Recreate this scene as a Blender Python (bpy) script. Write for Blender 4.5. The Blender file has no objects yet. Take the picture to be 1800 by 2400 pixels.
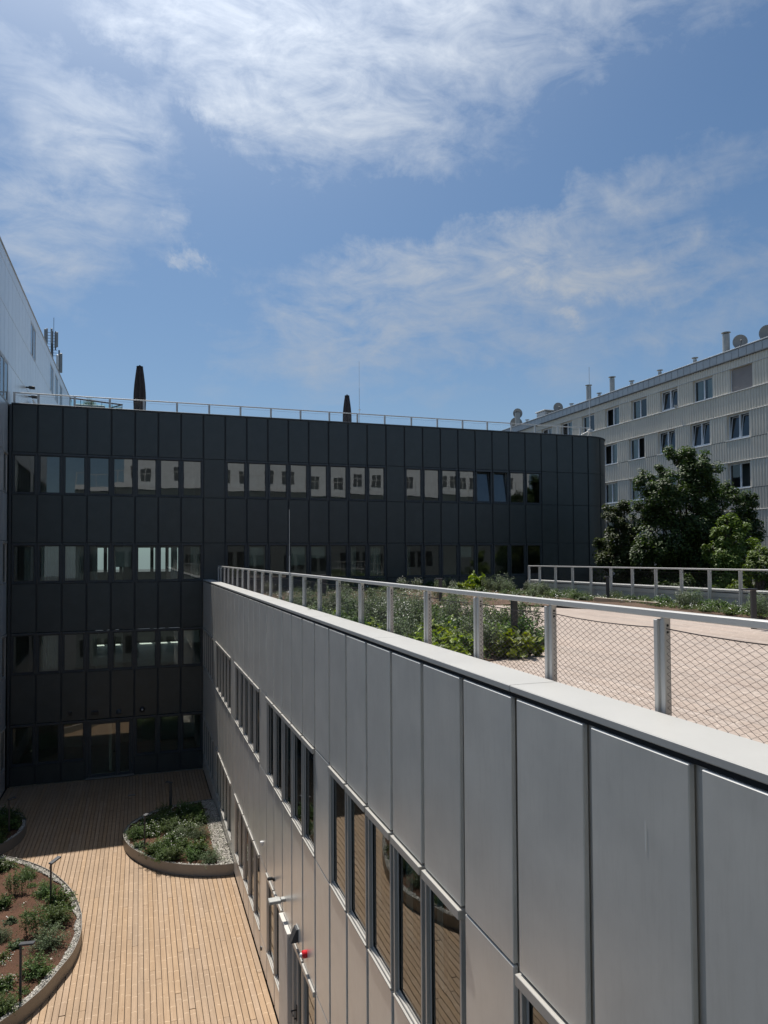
import bpy, bmesh, math, random
from mathutils import Vector, Matrix, noise as mnoise

rnd = random.Random(7)
PI = math.pi
scene = bpy.context.scene
COL = scene.collection

# ---------------------------------------------------------------- camera
# world axes: X across the courtyard, Y along it (south), Z up; the lens stands at the origin
cam_d = bpy.data.cameras.new('camera')
cam = bpy.data.objects.new('camera', cam_d)
COL.objects.link(cam)
right = Vector((0.9459, -0.3244, -0.0061))
fwd = Vector((0.3242, 0.9456, 0.0270))
right.normalize()
up = right.cross(fwd).normalized()
fwd = up.cross(right).normalized()
m = Matrix.Identity(4)
for i in range(3):
    m[i][0], m[i][1], m[i][2] = right[i], up[i], -fwd[i]
cam.matrix_world = m
cam_d.sensor_fit = 'VERTICAL'
cam_d.sensor_height = 36.0
cam_d.lens = 36.0 * 1666.0 / 2400.0
cam_d.shift_y = 59.0 / 2400.0
cam_d.clip_start = 0.05
cam_d.clip_end = 3000.0
scene.camera = cam

# ---------------------------------------------------------------- sun, sky, exposure
SUN_EL = math.radians(63.5)
SUN_AZ = math.radians(-7.0)          # measured from +Y towards +X
SKY_STRENGTH = 0.10
SUN_STRENGTH = 3.8
EXPOSURE = 0.46

sun_d = bpy.data.lights.new('sun', 'SUN')
sun_d.energy = SUN_STRENGTH
sun_d.angle = math.radians(0.53)
sun_d.color = (1.0, 0.955, 0.89)
sun = bpy.data.objects.new('sun', sun_d)
COL.objects.link(sun)
to_sun = Vector((math.sin(SUN_AZ) * math.cos(SUN_EL), math.cos(SUN_AZ) * math.cos(SUN_EL), math.sin(SUN_EL)))
sun.rotation_mode = 'QUATERNION'
sun.rotation_quaternion = to_sun.to_track_quat('Z', 'Y')

world = bpy.data.worlds.new('World')
scene.world = world
world.use_nodes = True
wn, wl = world.node_tree.nodes, world.node_tree.links
wn.clear()


def wnode(t, **kw):
    n = wn.new(t)
    for k, v in kw.items():
        setattr(n, k, v)
    return n


def wmath(op, a, b=None, c=None, clamp=False):
    n = wn.new('ShaderNodeMath')
    n.operation = op
    n.use_clamp = clamp
    for i, v in enumerate((a, b, c)):
        if v is None:
            continue
        if isinstance(v, (int, float)):
            n.inputs[i].default_value = v
        else:
            wl.new(v, n.inputs[i])
    return n.outputs[0]


def wdot(vec, const):
    n = wn.new('ShaderNodeVectorMath')
    n.operation = 'DOT_PRODUCT'
    wl.new(vec, n.inputs[0])
    n.inputs[1].default_value = const
    return n.outputs['Value']


sky = wnode('ShaderNodeTexSky', sky_type='NISHITA')
sky.sun_disc = False
sky.sun_elevation = SUN_EL
sky.sun_rotation = SUN_AZ
sky.altitude = 200.0
sky.air_density = 1.0
sky.dust_density = 0.7
sky.ozone_density = 1.0
tc = wnode('ShaderNodeTexCoord')
DIR = tc.outputs['Generated']
# cloud masses lie around a fixed heading of the sky dome
cf = Vector((0.324, 0.946, 0.30)).normalized()
cr = cf.cross(Vector((0, 0, 1))).normalized()
cu = cr.cross(cf)
f_ = wmath('MAXIMUM', wdot(DIR, cf), 0.05)
cu_u = wmath('DIVIDE', wdot(DIR, cr), f_)
cu_v = wmath('DIVIDE', wdot(DIR, cu), f_)


def wnoise(scale, detail, rough, dist, stretch=(1, 1, 1), rot=(0, 0, 0)):
    mp = wnode('ShaderNodeMapping')
    mp.inputs['Scale'].default_value = stretch
    mp.inputs['Rotation'].default_value = rot
    wl.new(DIR, mp.inputs['Vector'])
    n = wnode('ShaderNodeTexNoise')
    n.inputs['Scale'].default_value = scale
    n.inputs['Detail'].default_value = detail
    n.inputs['Roughness'].default_value = rough
    n.inputs['Distortion'].default_value = dist
    wl.new(mp.outputs[0], n.inputs['Vector'])
    return n.outputs['Fac']


warp1 = wmath('MULTIPLY', wmath('SUBTRACT', wnoise(6.0, 8, 0.68, 0.3), 0.5), 0.24)
warp2 = wmath('MULTIPLY', wmath('SUBTRACT', wnoise(6.6, 8, 0.68, 0.3, rot=(1.0, 0.6, 2.0)), 0.5), 0.20)
U = wmath('ADD', cu_u, warp1)
V = wmath('ADD', cu_v, warp2)


def blob(u0, v0, ru, rv, ang, w):
    c, s = math.cos(ang), math.sin(ang)
    du = wmath('SUBTRACT', U, u0)
    dv = wmath('SUBTRACT', V, v0)
    a = wmath('ADD', wmath('MULTIPLY', du, c / ru), wmath('MULTIPLY', dv, s / ru))
    b = wmath('ADD', wmath('MULTIPLY', du, -s / rv), wmath('MULTIPLY', dv, c / rv))
    q = wmath('ADD', wmath('MULTIPLY', a, a), wmath('MULTIPLY', b, b))
    return wmath('MULTIPLY', wmath('EXPONENT', wmath('MULTIPLY', q, -1.0)), w)


def px(x, y):
    return (x - 896.0) / 1935.0, 0.403 - y * 0.000487


BLOBS = [  # heading of the cloud mass, spread, tilt, weight
    (px(700, 60), 0.16, 0.085, 0.0, 1.15),
    (px(560, 190), 0.13, 0.042, -0.65, 0.95),
    (px(850, 230), 0.14, 0.060, -0.35, 0.95),
    (px(1000, 330), 0.07, 0.035, -0.5, 0.75),
    (px(1150, 150), 0.20, 0.055, 0.2, 0.80),
    (px(1150, 10), 0.28, 0.06, 0.0, 0.70),
    (px(420, 30), 0.09, 0.035, -0.6, 0.42),
    (px(110, 190), 0.10, 0.05, -0.6, 0.46),
    (px(270, 290), 0.09, 0.035, 0.45, 0.80),
    (px(120, 430), 0.10, 0.085, 0.4, 0.80),
    (px(80, 570), 0.09, 0.05, 0.2, 0.62),
    (px(760, 700), 0.11, 0.05, 0.25, 1.05),
    (px(900, 640), 0.16, 0.03, 0.15, 0.85),
    (px(950, 830), 0.24, 0.06, 0.0, 0.95),
    (px(1150, 720), 0.10, 0.04, 0.2, 0.60),
    (px(1330, 640), 0.18, 0.022, -0.05, 1.15),
    (px(1150, 590), 0.04, 0.02, -0.6, 0.85),
    (px(1330, 530), 0.07, 0.026, 0.9, 0.95),
    (px(1480, 500), 0.20, 0.040, 0.45, 0.75),
    (px(1620, 630), 0.20, 0.035, 0.0, 0.62),
    (px(360, 215), 0.13, 0.030, -0.62, -0.45),
    (px(1000, 470), 0.12, 0.035, -0.1, -0.3),
    (px(430, 760), 0.10, 0.05, 0.4, -0.25),
    (px(1560, 250), 0.16, 0.06, 0.3, -0.3),
    (px(400, 612), 0.017, 0.010, -0.2, 1.3),
    (px(1375, 757), 0.022, 0.010, -0.3, 1.2),
    (px(355, 510), 0.016, 0.030, 0.2, 0.62),
    (px(1750, 790), 0.12, 0.025, 0.15, 0.55),
]
msum = None
for (u0, v0), ru, rv, an, w in BLOBS:
    bb = blob(u0, v0, ru, rv, an, w)
    msum = bb if msum is None else wmath('ADD', msum, bb)
fine = wnoise(11.0, 12, 0.66, 0.7, stretch=(1.0, 1.0, 2.4), rot=(0.2, 0.5, 0.4))
strk = wnoise(7.0, 9, 0.6, 0.6, stretch=(1.0, 3.2, 3.2), rot=(0.3, 0.35, -0.5))
soft = wnoise(3.2, 6, 0.55, 0.6, stretch=(1.0, 1.0, 2.0), rot=(0.1, -0.4, 1.2))
tex = wmath('ADD', wmath('MULTIPLY', wmath('SUBTRACT', fine, 0.5), 2.3), wmath('MULTIPLY', wmath('SUBTRACT', soft, 0.5), 1.3))
tex = wmath('ADD', tex, wmath('MULTIPLY', wmath('SUBTRACT', strk, 0.5), 1.9))          # about -1 .. 1
# the noise eats into the soft masses, so their rims fray
msum = wmath('MAXIMUM', msum, 0.0)
msat = wmath('SUBTRACT', 1.0, wmath('EXPONENT', wmath('MULTIPLY', msum, -0.95)))
dens = wmath('ADD', wmath('MULTIPLY', msat, 0.70), wmath('MULTIPLY', tex, wmath('ADD', wmath('MULTIPLY', msat, 0.80), 0.12)))
dens = wmath('SUBTRACT', dens, 0.06)
low = wmath('MULTIPLY', wmath('EXPONENT', wmath('MULTIPLY', wmath('MAXIMUM', wdot(DIR, (0, 0, 1)), 0.0), -5.0)), 0.56)   # haze towards the horizon
dens = wmath('MAXIMUM', dens, 0.0)
dens = wmath('ADD', dens, wmath('MULTIPLY', low, wmath('SUBTRACT', 1.0, dens, clamp=True)))
dens = wmath('MINIMUM', wmath('MAXIMUM', dens, 0.0), 0.93)
glow = wmath('POWER', wmath('MAXIMUM', wdot(DIR, to_sun), 0.0), 6.0)      # thin cloud scatters more light near the sun
lum = wmath('ADD', wmath('MULTIPLY', glow, 0.72), 0.335)
ccol = wnode('ShaderNodeVectorMath', operation='SCALE')
ccol.inputs[0].default_value = (0.80 / SKY_STRENGTH, 0.89 / SKY_STRENGTH, 1.02 / SKY_STRENGTH)
wl.new(lum, ccol.inputs['Scale'])
mixc = wnode('ShaderNodeMix', data_type='RGBA')
wl.new(dens, mixc.inputs['Factor'])
hue = wnode('ShaderNodeMix', data_type='RGBA', blend_type='MULTIPLY')
hue.inputs['Factor'].default_value = 1.0
hue.inputs['B'].default_value = (0.405, 0.545, 0.635, 1)
wl.new(sky.outputs[0], hue.inputs['A'])
wl.new(hue.outputs['Result'], mixc.inputs['A'])
# aureole of the hazy air round the sun
aur = wmath('MULTIPLY', wmath('POWER', wmath('MAXIMUM', wdot(DIR, to_sun), 0.0), 14.0), 1.0 / SKY_STRENGTH)
aurc = wnode('ShaderNodeVectorMath', operation='SCALE')
aurc.inputs[0].default_value = (1.0, 0.97, 0.92)
wl.new(aur, aurc.inputs['Scale'])
wl.new(ccol.outputs[0], mixc.inputs['B'])
bg = wnode('ShaderNodeBackground')
bg.inputs['Strength'].default_value = SKY_STRENGTH
addc = wnode('ShaderNodeVectorMath', operation='ADD')
wl.new(mixc.outputs['Result'], addc.inputs[0])
wl.new(aurc.outputs[0], addc.inputs[1])
wl.new(addc.outputs[0], bg.inputs['Color'])
wout = wnode('ShaderNodeOutputWorld')
wl.new(bg.outputs[0], wout.inputs['Surface'])

vs = scene.view_settings
vs.view_transform = 'Standard'
vs.look = 'None'
vs.exposure = EXPOSURE
vs.gamma = 1.0
vs.use_curve_mapping = False
scene.render.engine = 'CYCLES'
scene.cycles.max_bounces = 8
scene.cycles.diffuse_bounces = 4
scene.cycles.glossy_bounces = 4
scene.cycles.transparent_max_bounces = 12
scene.cycles.caustics_reflective = True
scene.cycles.caustics_refractive = False
scene.cycles.sample_clamp_indirect = 6.0
scene.cycles.use_denoising = True


# ---------------------------------------------------------------- materials
def new_mat(name):
    mt = bpy.data.materials.new(name)
    mt.use_nodes = True
    nt = mt.node_tree
    bs = nt.nodes['Principled BSDF']
    return mt, nt, bs


def nd(nt, t, ins=None, **kw):
    n = nt.nodes.new(t)
    for k, v in kw.items():
        setattr(n, k, v)
    for k, v in (ins or {}).items():
        if hasattr(v, 'is_linked') or isinstance(v, bpy.types.NodeSocket):
            nt.links.new(v, n.inputs[k])
        else:
            n.inputs[k].default_value = v
    return n


def ramp(nt, fac, stops):
    n = nt.nodes.new('ShaderNodeValToRGB')
    e = n.color_ramp.elements
    while len(e) < len(stops):
        e.new(0.5)
    for el, (p, c) in zip(e, stops):
        el.position = p
        el.color = (*c, 1.0) if len(c) == 3 else c
    nt.links.new(fac, n.inputs['Fac'])
    return n.outputs['Color']


def paint(name, col, rough=0.4, metal=0.0, var=0.08, scale=3.0, bump=0.0, spec=0.5, grime=0.0):
    """a coated metal, fabric or mineral surface with faint mottling, streaks and uneven gloss"""
    mt, nt, bs = new_mat(name)
    co = nd(nt, 'ShaderNodeTexCoord').outputs['Object']
    oi = nd(nt, 'ShaderNodeObjectInfo').outputs['Random']
    sh = nd(nt, 'ShaderNodeVectorMath', {1: (17.0, 31.0, 11.0)}, operation='MULTIPLY')
    cmb = nd(nt, 'ShaderNodeCombineXYZ', {0: oi, 1: oi, 2: oi})
    nt.links.new(cmb.outputs[0], sh.inputs[0])
    ad = nd(nt, 'ShaderNodeVectorMath', {0: co, 1: sh.outputs[0]}, operation='ADD').outputs[0]
    n1 = nd(nt, 'ShaderNodeTexNoise', {'Vector': ad, 'Scale': scale, 'Detail': 6.0, 'Roughness': 0.6}).outputs['Fac']
    v = [max(0.0, c * (1 - var)) for c in col], [min(1.0, c * (1 + var)) for c in col]
    c1 = ramp(nt, n1, [(0.3, tuple(v[0])), (0.7, tuple(v[1]))])
    tone = nd(nt, 'ShaderNodeMapRange', {'Value': oi, 'To Min': 1 - var * 0.5, 'To Max': 1 + var * 0.5}).outputs[0]
    cc = nd(nt, 'ShaderNodeVectorMath', {0: c1, 'Scale': tone}, operation='SCALE').outputs[0]
    if grime > 0:
        mp = nd(nt, 'ShaderNodeMapping', {'Vector': ad, 'Scale': (6.0, 6.0, 0.7)}).outputs[0]
        n2 = nd(nt, 'ShaderNodeTexNoise', {'Vector': mp, 'Scale': 4.0, 'Detail': 7.0, 'Roughness': 0.7}).outputs['Fac']
        g = nd(nt, 'ShaderNodeMapRange', {'Value': n2, 'From Min': 0.5, 'From Max': 0.85, 'To Min': 0.0, 'To Max': grime}).outputs[0]
        mx = nd(nt, 'ShaderNodeMix', {'Factor': g, 'A': cc, 'B': (col[0] * 0.55, col[1] * 0.52, col[2] * 0.47, 1)}, data_type='RGBA')
        cc = mx.outputs['Result']
    nt.links.new(cc, bs.inputs['Base Color'])
    rr = nd(nt, 'ShaderNodeMapRange', {'Value': n1, 'To Min': rough * 0.88, 'To Max': min(1.0, rough * 1.14)}).outputs[0]
    nt.links.new(rr, bs.inputs['Roughness'])
    bs.inputs['Metallic'].default_value = metal
    bs.inputs['Specular IOR Level'].default_value = spec
    if bump > 0:
        bp = nd(nt, 'ShaderNodeBump', {'Height': n1, 'Strength': bump, 'Distance': 0.02})
        nt.links.new(bp.outputs[0], bs.inputs['Normal'])
    return mt


def panel_paint(name, col, rough, metal, spec=0.5, var=0.06, grime=0.2):
    """powder-coated cassette: faint oil-canning keeps the blurred reflections from being dead flat"""
    mt = paint(name, col, rough, metal, var=var, scale=2.2, spec=spec, grime=grime)
    nt = mt.node_tree
    bs = nt.nodes['Principled BSDF']
    co = nd(nt, 'ShaderNodeTexCoord').outputs['Object']
    oi = nd(nt, 'ShaderNodeObjectInfo').outputs['Random']
    n1 = nd(nt, 'ShaderNodeTexNoise', {'Vector': co, 'W': nd(nt, 'ShaderNodeMath', {0: oi, 1: 60.0}, operation='MULTIPLY').outputs[0],
                                      'Scale': 1.1, 'Detail': 1.0}, noise_dimensions='4D').outputs['Fac']
    fi = nd(nt, 'ShaderNodeTexNoise', {'Vector': co, 'Scale': 420.0, 'Detail': 1.0}).outputs['Fac']
    h = nd(nt, 'ShaderNodeMath', {0: fi, 1: 0.004, 2: n1}, operation='MULTIPLY_ADD').outputs[0]
    bp = nd(nt, 'ShaderNodeBump', {'Height': h, 'Strength': 0.28, 'Distance': 0.03})
    nt.links.new(bp.outputs[0], bs.inputs['Normal'])
    return mt


def wood(name, dark, mid, light, whorl, streak, wscale=2.2, wamt=0.72, wide=0.04):
    """softwood deck board, grain along local Y, whorl lines crossing the board, tone per board"""
    mt, nt, bs = new_mat(name)
    co = nd(nt, 'ShaderNodeTexCoord').outputs['Object']
    oi = nd(nt, 'ShaderNodeObjectInfo').outputs['Random']
    isl = nd(nt, 'ShaderNodeNewGeometry').outputs['Random Per Island']
    r = nd(nt, 'ShaderNodeMath', {0: oi, 1: isl}, operation='ADD').outputs[0]
    r = nd(nt, 'ShaderNodeMath', {0: r}, operation='FRACT').outputs[0]
    off = nd(nt, 'ShaderNodeCombineXYZ', {0: 0.0, 1: nd(nt, 'ShaderNodeMath', {0: r, 1: 83.0}, operation='MULTIPLY').outputs[0],
                                          2: nd(nt, 'ShaderNodeMath', {0: r, 1: 47.0}, operation='MULTIPLY').outputs[0]}).outputs[0]
    p = nd(nt, 'ShaderNodeVectorMath', {0: co, 1: off}, operation='ADD').outputs[0]
    sp = nd(nt, 'ShaderNodeSeparateXYZ', {0: p})
    x, y = sp.outputs[0], sp.outputs[1]
    gr = nd(nt, 'ShaderNodeMapping', {'Vector': p, 'Scale': (34.0, 1.3, 1.0)}).outputs[0]
    n1 = nd(nt, 'ShaderNodeTexNoise', {'Vector': gr, 'Scale': 1.0, 'Detail': 5.0, 'Roughness': 0.6, 'Distortion': 0.5}).outputs['Fac']
    base = ramp(nt, n1, [(0.25, dark), (0.5, mid), (0.78, light)])
    # whorls: arcs across the board every half metre or so
    wob = nd(nt, 'ShaderNodeTexNoise', {'Vector': nd(nt, 'ShaderNodeMapping', {'Vector': p, 'Scale': (14.0, 5.0, 1.0)}).outputs[0], 'Scale': 1.0, 'Detail': 3.0}).outputs['Fac']
    cv = nd(nt, 'ShaderNodeMath', {0: nd(nt, 'ShaderNodeMath', {0: sp.outputs[0], 1: 2.0}, operation='POWER').outputs[0], 1: 9.0}, operation='MULTIPLY').outputs[0]
    yy = nd(nt, 'ShaderNodeMath', {0: wob, 1: 0.07, 2: y}, operation='MULTIPLY_ADD').outputs[0]
    yy = nd(nt, 'ShaderNodeMath', {0: yy, 1: cv}, operation='ADD').outputs[0]
    vo = nd(nt, 'ShaderNodeTexVoronoi', {'W': yy, 'Scale': wscale, 'Randomness': 1.0}, voronoi_dimensions='1D', feature='DISTANCE_TO_EDGE').outputs['Distance']
    ln = nd(nt, 'ShaderNodeMapRange', {'Value': vo, 'From Min': 0.010, 'From Max': wide, 'To Min': 1.0, 'To Max': 0.0}).outputs[0]
    msk = nd(nt, 'ShaderNodeTexNoise', {'Vector': nd(nt, 'ShaderNodeMapping', {'Vector': p, 'Scale': (16.0, 3.0, 1.0)}).outputs[0], 'Scale': 1.0, 'Detail': 2.0}).outputs['Fac']
    ln = nd(nt, 'ShaderNodeMath', {0: ln, 1: nd(nt, 'ShaderNodeMapRange', {'Value': msk, 'From Min': 0.36, 'From Max': 0.60, 'To Min': 0.0, 'To Max': wamt}).outputs[0]}, operation='MULTIPLY').outputs[0]
    c = nd(nt, 'ShaderNodeMix', {'Factor': ln, 'A': base, 'B': (*whorl, 1)}, data_type='RGBA').outputs['Result']
    # short dark flecks next to the whorls and small knots
    kn = nd(nt, 'ShaderNodeTexVoronoi', {'Vector': nd(nt, 'ShaderNodeMapping', {'Vector': p, 'Scale': (14.0, 4.2, 1.0)}).outputs[0], 'Scale': 1.0}, feature='F1').outputs['Distance']
    kf = nd(nt, 'ShaderNodeMapRange', {'Value': kn, 'From Min': 0.05, 'From Max': 0.16, 'To Min': 0.8, 'To Max': 0.0}).outputs[0]
    k2 = nd(nt, 'ShaderNodeMapRange', {'Value': wob, 'From Min': 0.5, 'From Max': 0.62, 'To Min': 0.0, 'To Max': 1.0}).outputs[0]
    kf = nd(nt, 'ShaderNodeMath', {0: kf, 1: k2}, operation='MULTIPLY').outputs[0]
    c = nd(nt, 'ShaderNodeMix', {'Factor': kf, 'A': c, 'B': (*streak, 1)}, data_type='RGBA').outputs['Result']
    gp = nd(nt, 'ShaderNodeNewGeometry').outputs['Position']
    st = nd(nt, 'ShaderNodeTexNoise', {'Vector': gp, 'Scale': 0.9, 'Detail': 6.0, 'Roughness': 0.65}).outputs['Fac']
    sv = nd(nt, 'ShaderNodeMapRange', {'Value': st, 'From Min': 0.3, 'From Max': 0.65, 'To Min': 0.92, 'To Max': 1.07}).outputs[0]
    c = nd(nt, 'ShaderNodeVectorMath', {0: c, 'Scale': sv}, operation='SCALE').outputs[0]
    hsv = nd(nt, 'ShaderNodeHueSaturation', {'Color': c,
             'Value': nd(nt, 'ShaderNodeMapRange', {'Value': r, 'To Min': 0.93, 'To Max': 1.07}).outputs[0],
             'Saturation': nd(nt, 'ShaderNodeMapRange', {'Value': nd(nt, 'ShaderNodeMath', {0: nd(nt, 'ShaderNodeMath', {0: r, 1: 7.31}, operation='MULTIPLY').outputs[0]}, operation='FRACT').outputs[0], 'To Min': 0.93, 'To Max': 1.05}).outputs[0]})
    nt.links.new(hsv.outputs[0], bs.inputs['Base Color'])
    bs.inputs['Roughness'].default_value = 0.62
    bs.inputs['Specular IOR Level'].default_value = 0.35
    bp = nd(nt, 'ShaderNodeBump', {'Height': n1, 'Strength': 0.25, 'Distance': 0.004})
    nt.links.new(bp.outputs[0], bs.inputs['Normal'])
    return mt


def leaf_mat(name, c0, c1, c2):
    mt = bpy.data.materials.new(name)
    mt.use_nodes = True
    nt = mt.node_tree
    nt.nodes.clear()
    out = nd(nt, 'ShaderNodeOutputMaterial')
    isl = nd(nt, 'ShaderNodeNewGeometry').outputs['Random Per Island']
    oi = nd(nt, 'ShaderNodeObjectInfo').outputs['Random']
    col = ramp(nt, isl, [(0.0, c0), (0.55, c1), (1.0, c2)])
    hsv = nd(nt, 'ShaderNodeHueSaturation', {'Color': col, 'Hue': nd(nt, 'ShaderNodeMapRange', {'Value': oi, 'To Min': 0.485, 'To Max': 0.515}).outputs[0],
                                             'Value': nd(nt, 'ShaderNodeMapRange', {'Value': oi, 'To Min': 0.85, 'To Max': 1.18}).outputs[0]}).outputs[0]
    bs = nd(nt, 'ShaderNodeBsdfPrincipled', {'Base Color': hsv, 'Roughness': 0.5})
    bs.inputs['Specular IOR Level'].default_value = 0.35
    br = nd(nt, 'ShaderNodeHueSaturation', {'Color': hsv, 'Value': 1.5, 'Saturation': 1.15}).outputs[0]
    tr = nd(nt, 'ShaderNodeBsdfTranslucent', {'Color': br})
    mx = nd(nt, 'ShaderNodeMixShader', {0: 0.32, 1: bs.outputs[0], 2: tr.outputs[0]})
    nt.links.new(mx.outputs[0], out.inputs['Surface'])
    return mt


def glass_mat(name, ior, tint, warp=0.012):
    """double glazing: reflects by angle, lets the rest through to the room behind"""
    mt = bpy.data.materials.new(name)
    mt.use_nodes = True
    nt = mt.node_tree
    nt.nodes.clear()
    out = nd(nt, 'ShaderNodeOutputMaterial')
    co = nd(nt, 'ShaderNodeTexCoord').outputs['Object']
    oi = nd(nt, 'ShaderNodeObjectInfo').outputs['Random']
    w = nd(nt, 'ShaderNodeMath', {0: oi, 1: 40.0}, operation='MULTIPLY').outputs[0]
    n1 = nd(nt, 'ShaderNodeTexNoise', {'Vector': co, 'W': w, 'Scale': 1.6, 'Detail': 1.0}, noise_dimensions='4D').outputs['Fac']
    bp = nd(nt, 'ShaderNodeBump', {'Height': n1, 'Strength': 0.35, 'Distance': warp})
    fr = nd(nt, 'ShaderNodeFresnel', {'IOR': ior, 'Normal': bp.outputs[0]}).outputs[0]
    tr = nd(nt, 'ShaderNodeBsdfTransparent', {'Color': (*tint, 1)})
    gl = nd(nt, 'ShaderNodeBsdfGlossy', {'Color': (0.96, 0.99, 1.0, 1), 'Roughness': 0.004, 'Normal': bp.outputs[0]})
    mx = nd(nt, 'ShaderNodeMixShader', {0: fr, 1: tr.outputs[0], 2: gl.outputs[0]})
    nt.links.new(mx.outputs[0], out.inputs['Surface'])
    return mt


def soil_mat(name, a, b, c):
    mt, nt, bs = new_mat(name)
    co = nd(nt, 'ShaderNodeTexCoord').outputs['Object']
    n1 = nd(nt, 'ShaderNodeTexNoise', {'Vector': co, 'Scale': 2.3, 'Detail': 8.0, 'Roughness': 0.7}).outputs['Fac']
    n2 = nd(nt, 'ShaderNodeTexNoise', {'Vector': co, 'Scale': 55.0, 'Detail': 5.0, 'Roughness': 0.75}).outputs['Fac']
    f = nd(nt, 'ShaderNodeMath', {0: n2, 1: 0.65, 2: nd(nt, 'ShaderNodeMath', {0: n1, 1: 0.4}, operation='MULTIPLY').outputs[0]}, operation='MULTIPLY_ADD').outputs[0]
    col = ramp(nt, f, [(0.36, a), (0.55, b), (0.74, c)])
    nt.links.new(col, bs.inputs['Base Color'])
    bs.inputs['Roughness'].default_value = 0.95
    bp = nd(nt, 'ShaderNodeBump', {'Height': n2, 'Strength': 1.0, 'Distance': 0.03})
    nt.links.new(bp.outputs[0], bs.inputs['Normal'])
    return mt


def island_mat(name, stops, rough=0.85):
    mt, nt, bs = new_mat(name)
    isl = nd(nt, 'ShaderNodeNewGeometry').outputs['Random Per Island']
    nt.links.new(ramp(nt, isl, stops), bs.inputs['Base Color'])
    bs.inputs['Roughness'].default_value = rough
    return mt


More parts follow.
